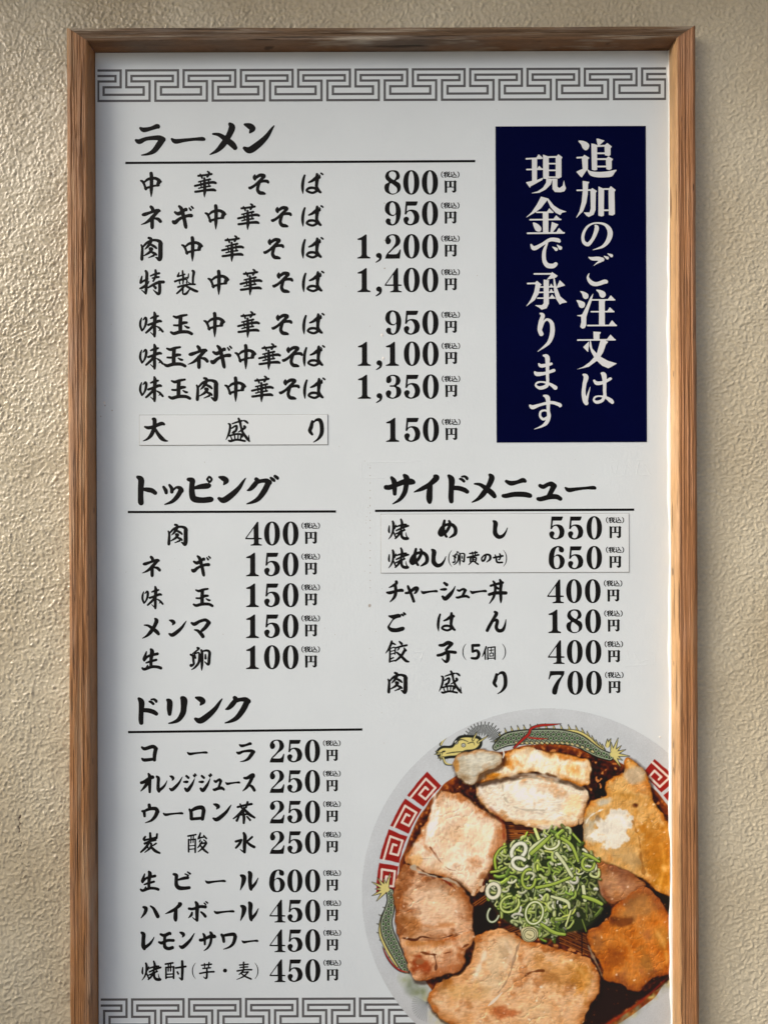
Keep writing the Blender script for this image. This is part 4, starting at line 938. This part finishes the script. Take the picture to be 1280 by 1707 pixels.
tintp(s, f, 270, 1045, 42, 42, (136, 62, 28), .9); tintp(s, f, 262, 1030, 14, 12, (196, 140, 96), .8); tintp(s, f, 270, 955, 80, 14, (180, 120, 60), .6)
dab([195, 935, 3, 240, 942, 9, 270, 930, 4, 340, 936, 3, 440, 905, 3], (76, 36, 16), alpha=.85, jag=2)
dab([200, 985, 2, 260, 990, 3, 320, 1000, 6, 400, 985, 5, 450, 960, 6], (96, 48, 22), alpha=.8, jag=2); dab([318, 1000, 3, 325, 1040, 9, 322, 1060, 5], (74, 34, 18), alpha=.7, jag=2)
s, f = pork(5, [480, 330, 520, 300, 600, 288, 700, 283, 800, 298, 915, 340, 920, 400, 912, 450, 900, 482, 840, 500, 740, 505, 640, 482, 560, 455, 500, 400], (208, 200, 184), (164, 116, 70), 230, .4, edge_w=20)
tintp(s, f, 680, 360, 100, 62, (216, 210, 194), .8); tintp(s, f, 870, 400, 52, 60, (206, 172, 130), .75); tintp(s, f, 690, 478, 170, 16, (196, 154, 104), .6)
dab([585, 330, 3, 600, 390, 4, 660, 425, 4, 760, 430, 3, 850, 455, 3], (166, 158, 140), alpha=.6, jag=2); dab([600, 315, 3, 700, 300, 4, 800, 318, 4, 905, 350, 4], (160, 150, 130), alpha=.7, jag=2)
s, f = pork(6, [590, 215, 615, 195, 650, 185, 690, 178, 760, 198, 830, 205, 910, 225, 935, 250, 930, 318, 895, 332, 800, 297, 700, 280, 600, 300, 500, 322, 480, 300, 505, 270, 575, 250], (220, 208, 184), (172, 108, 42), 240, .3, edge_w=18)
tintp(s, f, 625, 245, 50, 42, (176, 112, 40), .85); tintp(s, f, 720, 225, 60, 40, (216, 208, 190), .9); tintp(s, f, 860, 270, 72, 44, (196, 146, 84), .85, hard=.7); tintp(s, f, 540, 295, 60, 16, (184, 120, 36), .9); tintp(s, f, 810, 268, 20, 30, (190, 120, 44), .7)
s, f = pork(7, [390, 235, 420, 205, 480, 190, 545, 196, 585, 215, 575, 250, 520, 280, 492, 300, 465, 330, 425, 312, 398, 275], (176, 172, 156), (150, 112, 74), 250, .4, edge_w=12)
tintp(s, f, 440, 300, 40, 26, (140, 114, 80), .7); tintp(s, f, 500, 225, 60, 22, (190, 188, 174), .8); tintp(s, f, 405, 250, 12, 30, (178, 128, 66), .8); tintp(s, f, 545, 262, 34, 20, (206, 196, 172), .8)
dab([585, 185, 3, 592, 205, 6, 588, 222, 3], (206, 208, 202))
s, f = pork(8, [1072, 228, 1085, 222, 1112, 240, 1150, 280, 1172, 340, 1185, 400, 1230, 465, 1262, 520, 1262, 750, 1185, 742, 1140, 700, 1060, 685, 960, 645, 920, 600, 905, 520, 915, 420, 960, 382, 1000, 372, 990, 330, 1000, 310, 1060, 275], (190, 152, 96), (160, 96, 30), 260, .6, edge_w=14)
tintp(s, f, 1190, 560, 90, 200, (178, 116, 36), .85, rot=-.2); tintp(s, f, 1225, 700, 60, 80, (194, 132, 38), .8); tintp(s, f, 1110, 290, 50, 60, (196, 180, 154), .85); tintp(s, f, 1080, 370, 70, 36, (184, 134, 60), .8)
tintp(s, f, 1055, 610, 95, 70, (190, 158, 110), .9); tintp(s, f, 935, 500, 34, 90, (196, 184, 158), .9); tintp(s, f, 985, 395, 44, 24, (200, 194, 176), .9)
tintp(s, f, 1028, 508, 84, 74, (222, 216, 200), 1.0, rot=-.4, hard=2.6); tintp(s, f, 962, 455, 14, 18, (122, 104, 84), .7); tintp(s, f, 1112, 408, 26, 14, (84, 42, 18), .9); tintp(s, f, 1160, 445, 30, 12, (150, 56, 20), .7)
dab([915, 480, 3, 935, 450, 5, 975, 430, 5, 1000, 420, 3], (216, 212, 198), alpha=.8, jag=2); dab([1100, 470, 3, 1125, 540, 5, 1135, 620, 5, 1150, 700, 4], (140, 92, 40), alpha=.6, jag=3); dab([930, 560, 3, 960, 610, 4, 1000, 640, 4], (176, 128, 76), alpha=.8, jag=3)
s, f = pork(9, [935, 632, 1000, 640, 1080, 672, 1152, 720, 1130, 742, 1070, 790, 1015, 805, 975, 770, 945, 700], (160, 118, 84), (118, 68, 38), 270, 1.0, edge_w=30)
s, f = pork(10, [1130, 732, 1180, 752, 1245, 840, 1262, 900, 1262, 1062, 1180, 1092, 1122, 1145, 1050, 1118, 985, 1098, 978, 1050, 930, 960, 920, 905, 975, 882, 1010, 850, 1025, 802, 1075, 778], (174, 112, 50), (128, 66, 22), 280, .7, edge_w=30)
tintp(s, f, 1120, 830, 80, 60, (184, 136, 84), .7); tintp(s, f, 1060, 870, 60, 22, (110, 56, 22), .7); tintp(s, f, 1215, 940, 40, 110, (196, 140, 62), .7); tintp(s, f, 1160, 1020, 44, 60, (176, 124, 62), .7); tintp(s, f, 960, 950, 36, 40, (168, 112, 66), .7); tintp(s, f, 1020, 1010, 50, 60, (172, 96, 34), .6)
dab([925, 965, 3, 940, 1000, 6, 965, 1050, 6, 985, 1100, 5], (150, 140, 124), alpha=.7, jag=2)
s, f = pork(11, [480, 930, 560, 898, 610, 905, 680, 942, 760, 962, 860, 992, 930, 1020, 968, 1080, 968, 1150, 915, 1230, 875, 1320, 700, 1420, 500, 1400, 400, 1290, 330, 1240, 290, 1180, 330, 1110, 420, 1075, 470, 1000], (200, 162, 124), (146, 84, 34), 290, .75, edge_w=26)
tintp(s, f, 560, 1040, 60, 110, (206, 182, 148), .85, rot=.3); tintp(s, f, 800, 1080, 130, 70, (176, 126, 68), .7, rot=.3); tintp(s, f, 905, 1120, 50, 80, (182, 122, 46), .7); tintp(s, f, 420, 1150, 90, 60, (196, 158, 108), .8, rot=.3); tintp(s, f, 380, 1110, 30, 40, (170, 108, 40), .8)
tintp(s, f, 700, 1220, 90, 40, (200, 170, 132), .7); tintp(s, f, 600, 1230, 80, 22, (150, 70, 32), .6); tintp(s, f, 340, 1190, 40, 24, (206, 182, 146), .8)
dab([660, 940, 3, 640, 990, 6, 620, 1060, 7, 600, 1110, 6, 570, 1150, 5], (150, 124, 100), alpha=.8, jag=2); dab([585, 1150, 3, 550, 1185, 12, 530, 1202, 4], (212, 202, 184), alpha=.9)
dab([675, 1085, 3, 700, 1068, 9, 750, 1064, 6], (96, 50, 22), alpha=.8, jag=2)
for (x, y) in ((470, 760), (505, 745), (500, 720)):
    dab([x, y, 18, x + 6, y - 14, 12], (196, 168, 138), jag=2); dab([x + 10, y + 6, 5, x + 16, y - 16, 4], (92, 44, 22), jag=2)
for p, col_, al in (([320, 370, 10, 312, 430, 14, 300, 490, 12, 285, 545, 6], (232, 228, 218), .8), ([430, 440, 10, 480, 470, 16, 520, 530, 10], (232, 220, 200), .4),
                    ([235, 560, 4, 300, 600, 6, 360, 640, 6, 430, 700, 5, 465, 745, 3], (226, 214, 196), .7), ([540, 420, 4, 585, 478, 6, 592, 540, 5], (120, 40, 22), .7),
                    ([560, 300, 4, 640, 290, 8, 720, 288, 8, 800, 304, 4], (228, 222, 208), .6), ([500, 345, 8, 520, 390, 12, 560, 430, 8], (226, 222, 212), .6),
                    ([520, 985, 14, 500, 1040, 18, 470, 1100, 12], (226, 214, 192), .7), ([600, 960, 8, 620, 1000, 12, 600, 1050, 8], (220, 200, 174), .5),
                    ([820, 1010, 6, 890, 1060, 10, 930, 1110, 8], (224, 184, 120), .45), ([1190, 900, 8, 1225, 960, 14, 1235, 1030, 10], (222, 180, 112), .5),
                    ([1040, 930, 6, 1080, 960, 8, 1100, 1010, 5], (206, 150, 88), .45), ([1215, 560, 8, 1225, 640, 12, 1210, 720, 8], (226, 176, 92), .5),
                    ([240, 870, 6, 300, 890, 10, 390, 880, 8], (168, 104, 54), .5), ([280, 760, 6, 340, 750, 12, 400, 790, 8], (222, 198, 170), .6),
                    ([1010, 465, 10, 1050, 455, 16, 1080, 500, 10], (234, 230, 220), .6), ([640, 330, 10, 720, 335, 16, 780, 360, 10], (230, 226, 214), .5),
                    ([230, 1010, 8, 300, 1020, 8, 400, 1010, 6], (222, 190, 156), .5)):
    dab(p, col_, alpha=al, soft=7, jag=3)
# glossy droplets of fat on the richer slices
rngd = np.random.default_rng(77)
for _ in range(260):
    x, y = rngd.uniform(900, 1255), rngd.uniform(560, 1200)
    if rngd.random() < .4: x, y = rngd.uniform(620, 960), rngd.uniform(980, 1270)
    dab([x, y, rngd.uniform(3, 8), x + 1.5, y + 1, 3], (214, 168, 108), alpha=rngd.uniform(.12, .4), soft=2.5)

# spring onion heap
clus = [560, 600, 585, 572, 620, 545, 700, 520, 760, 497, 850, 497, 905, 560, 960, 620, 965, 680, 985, 780, 985, 830, 920, 900, 820, 925, 760, 945, 640, 895, 580, 860, 525, 775, 520, 725, 560, 680]
s, f = area(clus)
blend(s, np.clip((f - 4) / 8, 0, 1), (30, 42, 14)); REG[s][f > 0] = 12; INN = np.zeros((BH, BW), bool); INN[s] = f > 9
CP = catmull(np.array(clus, float).reshape(-1, 2), True, 3)
rg = np.random.default_rng(31)
GREENS = [(160, 178, 84), (130, 154, 60), (100, 126, 48), (178, 190, 116), (74, 98, 36), (148, 168, 74)]
PALE = [(206, 212, 176), (190, 202, 140), (214, 216, 198)]
def inside(x, y):
    i = int((x / Q + 590 - pxs[0]) / STEP); j = int((y / Q + 1170 - pys[0]) / STEP)
    return INN[j, i]
todo = []
while len(todo) < 380:
    x, y = rg.uniform(515, 990), rg.uniform(495, 945)
    if inside(x, y): todo.append((x, y))
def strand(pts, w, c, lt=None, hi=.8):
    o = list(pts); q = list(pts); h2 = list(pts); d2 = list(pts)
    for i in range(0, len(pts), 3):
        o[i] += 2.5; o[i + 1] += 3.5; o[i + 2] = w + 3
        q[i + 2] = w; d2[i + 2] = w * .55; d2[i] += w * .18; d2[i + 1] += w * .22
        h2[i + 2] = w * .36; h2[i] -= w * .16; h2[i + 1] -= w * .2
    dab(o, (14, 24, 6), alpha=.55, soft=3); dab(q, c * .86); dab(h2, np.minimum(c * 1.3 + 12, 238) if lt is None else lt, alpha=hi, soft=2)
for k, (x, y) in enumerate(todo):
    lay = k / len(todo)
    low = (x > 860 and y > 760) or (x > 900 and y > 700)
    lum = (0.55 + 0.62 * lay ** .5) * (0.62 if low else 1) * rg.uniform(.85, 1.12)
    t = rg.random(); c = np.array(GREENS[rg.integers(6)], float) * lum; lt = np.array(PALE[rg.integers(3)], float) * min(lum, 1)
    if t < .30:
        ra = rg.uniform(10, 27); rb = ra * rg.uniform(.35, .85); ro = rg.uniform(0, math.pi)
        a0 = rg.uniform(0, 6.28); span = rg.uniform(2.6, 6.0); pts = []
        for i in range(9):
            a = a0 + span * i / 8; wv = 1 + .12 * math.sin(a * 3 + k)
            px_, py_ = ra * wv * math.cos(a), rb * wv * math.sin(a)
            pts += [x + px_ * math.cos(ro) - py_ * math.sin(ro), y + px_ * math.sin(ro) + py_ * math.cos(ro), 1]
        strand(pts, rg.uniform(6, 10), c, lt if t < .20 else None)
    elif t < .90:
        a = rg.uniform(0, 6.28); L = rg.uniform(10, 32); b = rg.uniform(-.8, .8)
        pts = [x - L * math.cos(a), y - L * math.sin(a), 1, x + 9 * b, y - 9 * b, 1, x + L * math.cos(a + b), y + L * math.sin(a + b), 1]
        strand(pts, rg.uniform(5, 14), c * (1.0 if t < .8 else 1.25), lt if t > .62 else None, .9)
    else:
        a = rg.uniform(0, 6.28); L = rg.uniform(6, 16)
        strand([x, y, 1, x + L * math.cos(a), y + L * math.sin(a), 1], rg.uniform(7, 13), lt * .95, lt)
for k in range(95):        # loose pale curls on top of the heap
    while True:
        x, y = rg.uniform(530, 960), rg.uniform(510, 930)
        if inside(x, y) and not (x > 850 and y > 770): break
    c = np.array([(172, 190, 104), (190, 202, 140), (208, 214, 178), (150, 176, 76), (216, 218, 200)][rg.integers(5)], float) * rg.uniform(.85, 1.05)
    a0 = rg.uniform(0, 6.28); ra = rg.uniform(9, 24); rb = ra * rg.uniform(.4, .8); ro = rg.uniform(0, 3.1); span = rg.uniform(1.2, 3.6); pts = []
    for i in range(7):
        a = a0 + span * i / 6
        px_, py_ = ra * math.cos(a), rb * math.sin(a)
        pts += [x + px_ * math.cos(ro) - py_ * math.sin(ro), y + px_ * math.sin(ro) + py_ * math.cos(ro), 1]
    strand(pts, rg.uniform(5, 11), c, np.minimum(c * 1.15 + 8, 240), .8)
def ring(x, y, ra, rb, ro, w, c1, c2, gap=0):
    pts = []
    for i in range(15):
        a = i / 14 * (6.283 - gap)
        px_, py_ = ra * math.cos(a), rb * math.sin(a)
        pts += [x + px_ * math.cos(ro) - py_ * math.sin(ro), y + px_ * math.sin(ro) + py_ * math.cos(ro), w]
    o = list(pts)
    for i in range(2, len(o), 3): o[i] = w + 5
    dab(o, (20, 32, 10), alpha=.8); dab(pts, c1)
    q = list(pts)
    for i in range(2, len(q), 3): q[i] = w * .45
    dab(q, c2)
WHT = (216, 218, 204); GRN = (140, 164, 62)
ring(650, 590, 34, 24, -.9, 15, (200, 206, 180), WHT); ring(655, 640, 30, 22, .4, 14, (200, 206, 180), WHT, 1.2)
ring(550, 748, 24, 28, .2, 14, (206, 206, 182), (214, 212, 190)); ring(712, 835, 34, 44, .2, 10, GRN, WHT); ring(690, 700, 26, 38, .1, 10, GRN, (160, 178, 80), 1.4)
ring(615, 800, 38, 30, -.5, 10, GRN, (196, 206, 140), 1); ring(780, 560, 30, 22, -.3, 11, (176, 190, 110), WHT, 2); ring(925, 640, 24, 26, 0, 10, GRN, (160, 178, 80), 1)
for p in ([800, 600, 14, 830, 640, 12, 860, 690, 12], [905, 730, 13, 912, 785, 13], [780, 770, 9, 840, 790, 13, 850, 815, 8], [750, 545, 14, 700, 580, 12, 690, 620, 9]):
    o = list(p)
    for i in range(2, len(o), 3): o[i] += 5
    dab(o, (30, 44, 14), alpha=.8); dab(p, (196, 204, 160))
for p in ([820, 540, 12, 860, 570, 12, 885, 630, 10], [905, 600, 10, 935, 612, 12, 968, 632, 8], [700, 600, 14, 750, 555, 14, 775, 530, 8], [720, 735, 11, 790, 720, 11, 850, 695, 10], [740, 880, 11, 790, 912, 13, 832, 920, 10], [905, 770, 13, 950, 785, 14, 978, 800, 12], [560, 660, 9, 556, 620, 10, 575, 585, 9, 600, 572, 7]):
    o = list(p)
    for i in range(2, len(o), 3): o[i] += 5
    dab(o, (20, 32, 10), alpha=.8); dab(p, GRN)
    q = list(p)
    for i in range(2, len(q), 3): q[i] *= .35; q[i - 1] -= 2
    dab(q, (164, 184, 86), alpha=.8)
s, f = area([662, 900, 675, 893, 700, 890, 720, 900, 726, 922, 715, 942, 692, 950, 670, 942, 661, 922])
blend(s, np.clip((f + 5) / 6, 0, 1) * .6, (40, 24, 12)); blend(s, np.clip(f / U + .5, 0, 1), (196, 190, 146)); REG[s][f > 0] = 12
ring(693, 921, 24, 22, 0, 5, (176, 170, 124), (206, 202, 166)); dab([684, 918, 3, 700, 926, 4], (120, 112, 70))
ring(550, 840, 22, 32, .3, 8, (150, 160, 120), (190, 196, 184), 2.6)

rf = np.random.default_rng(12)
for _ in range(330):          # wet glints caught by the photographer's lamp
    x, y = rf.uniform(170, 1250), rf.uniform(190, 1270)
    i = int((x / Q + 590 - pxs[0]) / STEP); j = int((y / Q + 1170 - pys[0]) / STEP)
    if 0 <= i < BW and 0 <= j < BH and 2 <= REG[j, i] <= 11:
        a = rf.uniform(0, 3.14); L = rf.uniform(1, 9)
        dab([x, y, 1.5, x + L * math.cos(a), y + L * math.sin(a), 3.2], (246, 238, 222), alpha=rf.uniform(.15, .65), soft=2, jag=1.5)
mm = ((REG >= 1) & (REG <= 11))[..., None]
IMG[:] = np.where(mm, np.clip(121 + (IMG - 126) * np.array([1.14, 1.15, 1.18]), 6, 244), IMG)
IMG *= (1 + 0.012 * fnoise(BH, BW, 1.4, 1.4, 400))[..., None]
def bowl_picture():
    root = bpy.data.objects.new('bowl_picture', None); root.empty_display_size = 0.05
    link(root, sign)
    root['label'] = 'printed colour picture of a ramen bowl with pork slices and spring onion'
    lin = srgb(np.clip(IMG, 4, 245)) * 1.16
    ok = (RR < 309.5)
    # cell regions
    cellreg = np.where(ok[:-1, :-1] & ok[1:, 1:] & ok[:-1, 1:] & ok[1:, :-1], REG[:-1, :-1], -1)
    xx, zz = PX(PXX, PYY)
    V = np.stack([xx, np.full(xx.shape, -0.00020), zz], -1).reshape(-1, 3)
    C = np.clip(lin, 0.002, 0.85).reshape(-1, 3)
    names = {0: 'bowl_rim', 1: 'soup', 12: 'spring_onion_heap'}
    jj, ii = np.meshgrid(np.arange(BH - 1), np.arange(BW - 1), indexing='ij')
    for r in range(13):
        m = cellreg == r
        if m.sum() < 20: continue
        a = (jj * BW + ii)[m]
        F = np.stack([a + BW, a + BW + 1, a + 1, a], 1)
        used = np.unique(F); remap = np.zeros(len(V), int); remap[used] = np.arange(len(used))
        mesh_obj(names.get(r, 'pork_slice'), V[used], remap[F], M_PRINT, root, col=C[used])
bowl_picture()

# faint raised traces of older lettering and stickers under the sheet, specks of grime
def ghosts():
    V, F = [], []
    def bar(x0, y0, x1, y1, w=1.1, h=0.00016):
        a, b = np.array(PX(x0, y0)), np.array(PX(x1, y1)); d = b - a; d /= np.linalg.norm(d); n = np.array([-d[1], d[0]]) * w * S
        k = len(V)
        for p, q in ((a - n, -0.00001), (a, -h), (a + n, -0.00001), (b - n, -0.00001), (b, -h), (b + n, -0.00001)): V.append((p[0], q, p[1]))
        F.extend([(k, k + 3, k + 4, k + 1), (k + 1, k + 4, k + 5, k + 2)])
    for seg in ((1020, 770, 1030, 768), (1030, 768, 1026, 790), (1018, 776, 1020, 786), (1045, 770, 1040, 792), (1045, 770, 1052, 780), (1058, 768, 1070, 766), (1066, 766, 1060, 792), (1074, 774, 1084, 792), (1026, 793, 1086, 792),
                (602, 771, 700, 769), (700, 770, 700, 796), (602, 796, 640, 797), (602, 771, 603, 796),
                (1045, 1085, 1048, 1100), (1056, 1088, 1066, 1104), (1066, 1104, 1080, 1100), (1078, 1086, 1092, 1090), (1042, 1110, 1090, 1109), (1092, 1088, 1092, 1108),
                (690, 1088, 706, 1086), (706, 1086, 700, 1102), (686, 1096, 694, 1100)):
        bar(*seg)
    mesh_obj('embossed_trace', V, F, M_PANEL, panel, smooth=True, label='faint raised traces of older lettering')
    r = np.random.default_rng(5); V, F = [], []
    spots = [(617, 780 + i * 12.5, .9) for i in range(17)] + [(616, 1010, 3.0), (641, 447, 1.3), (641, 338, 1.1), (175, 676, 1.4), (187, 684, 1.2), (168, 694, 1), (641, 400, 1)]
    spots += [(r.uniform(600, 620), r.uniform(750, 1160), .6) for _ in range(12)]
    spots += [(r.uniform(170, 1100), r.uniform(180, 1640), r.uniform(.35, .7)) for _ in range(90)]
    for (x, y, w) in spots:
        k = len(V); n = 7
        for i in range(n):
            a = i / n * 6.283; q = w * (0.7 + 0.5 * r.random())
            X, Z = PX(x + q * math.cos(a), y - q * math.sin(a)); V.append((X, -0.00006, Z))
        F.append(tuple(range(k, k + n)))
    mesh_obj('grime_specks', V, F, M_SPECK, panel, kind='stuff')
    # two small drips of white paint
    V, F = [], []
    for (x, y, w) in ((637, 558, 2.6), (639, 597, 2.4), (1100, 1229, 1.8), (174, 671, 2.2)):
        X, Z = PX(x, y); k = len(V)
        V.append((X, -0.0007, Z))
        for i in range(8):
            a = i / 8 * 6.283; V.append((X + w * S * math.cos(a), -0.00005, Z + w * S * 1.2 * math.sin(a)))
        F += [(k, k + 1 + i, k + 1 + (i + 1) % 8) for i in range(8)]
    mesh_obj('paint_drip', V, F, M_SEAL, panel, smooth=True)
ghosts()
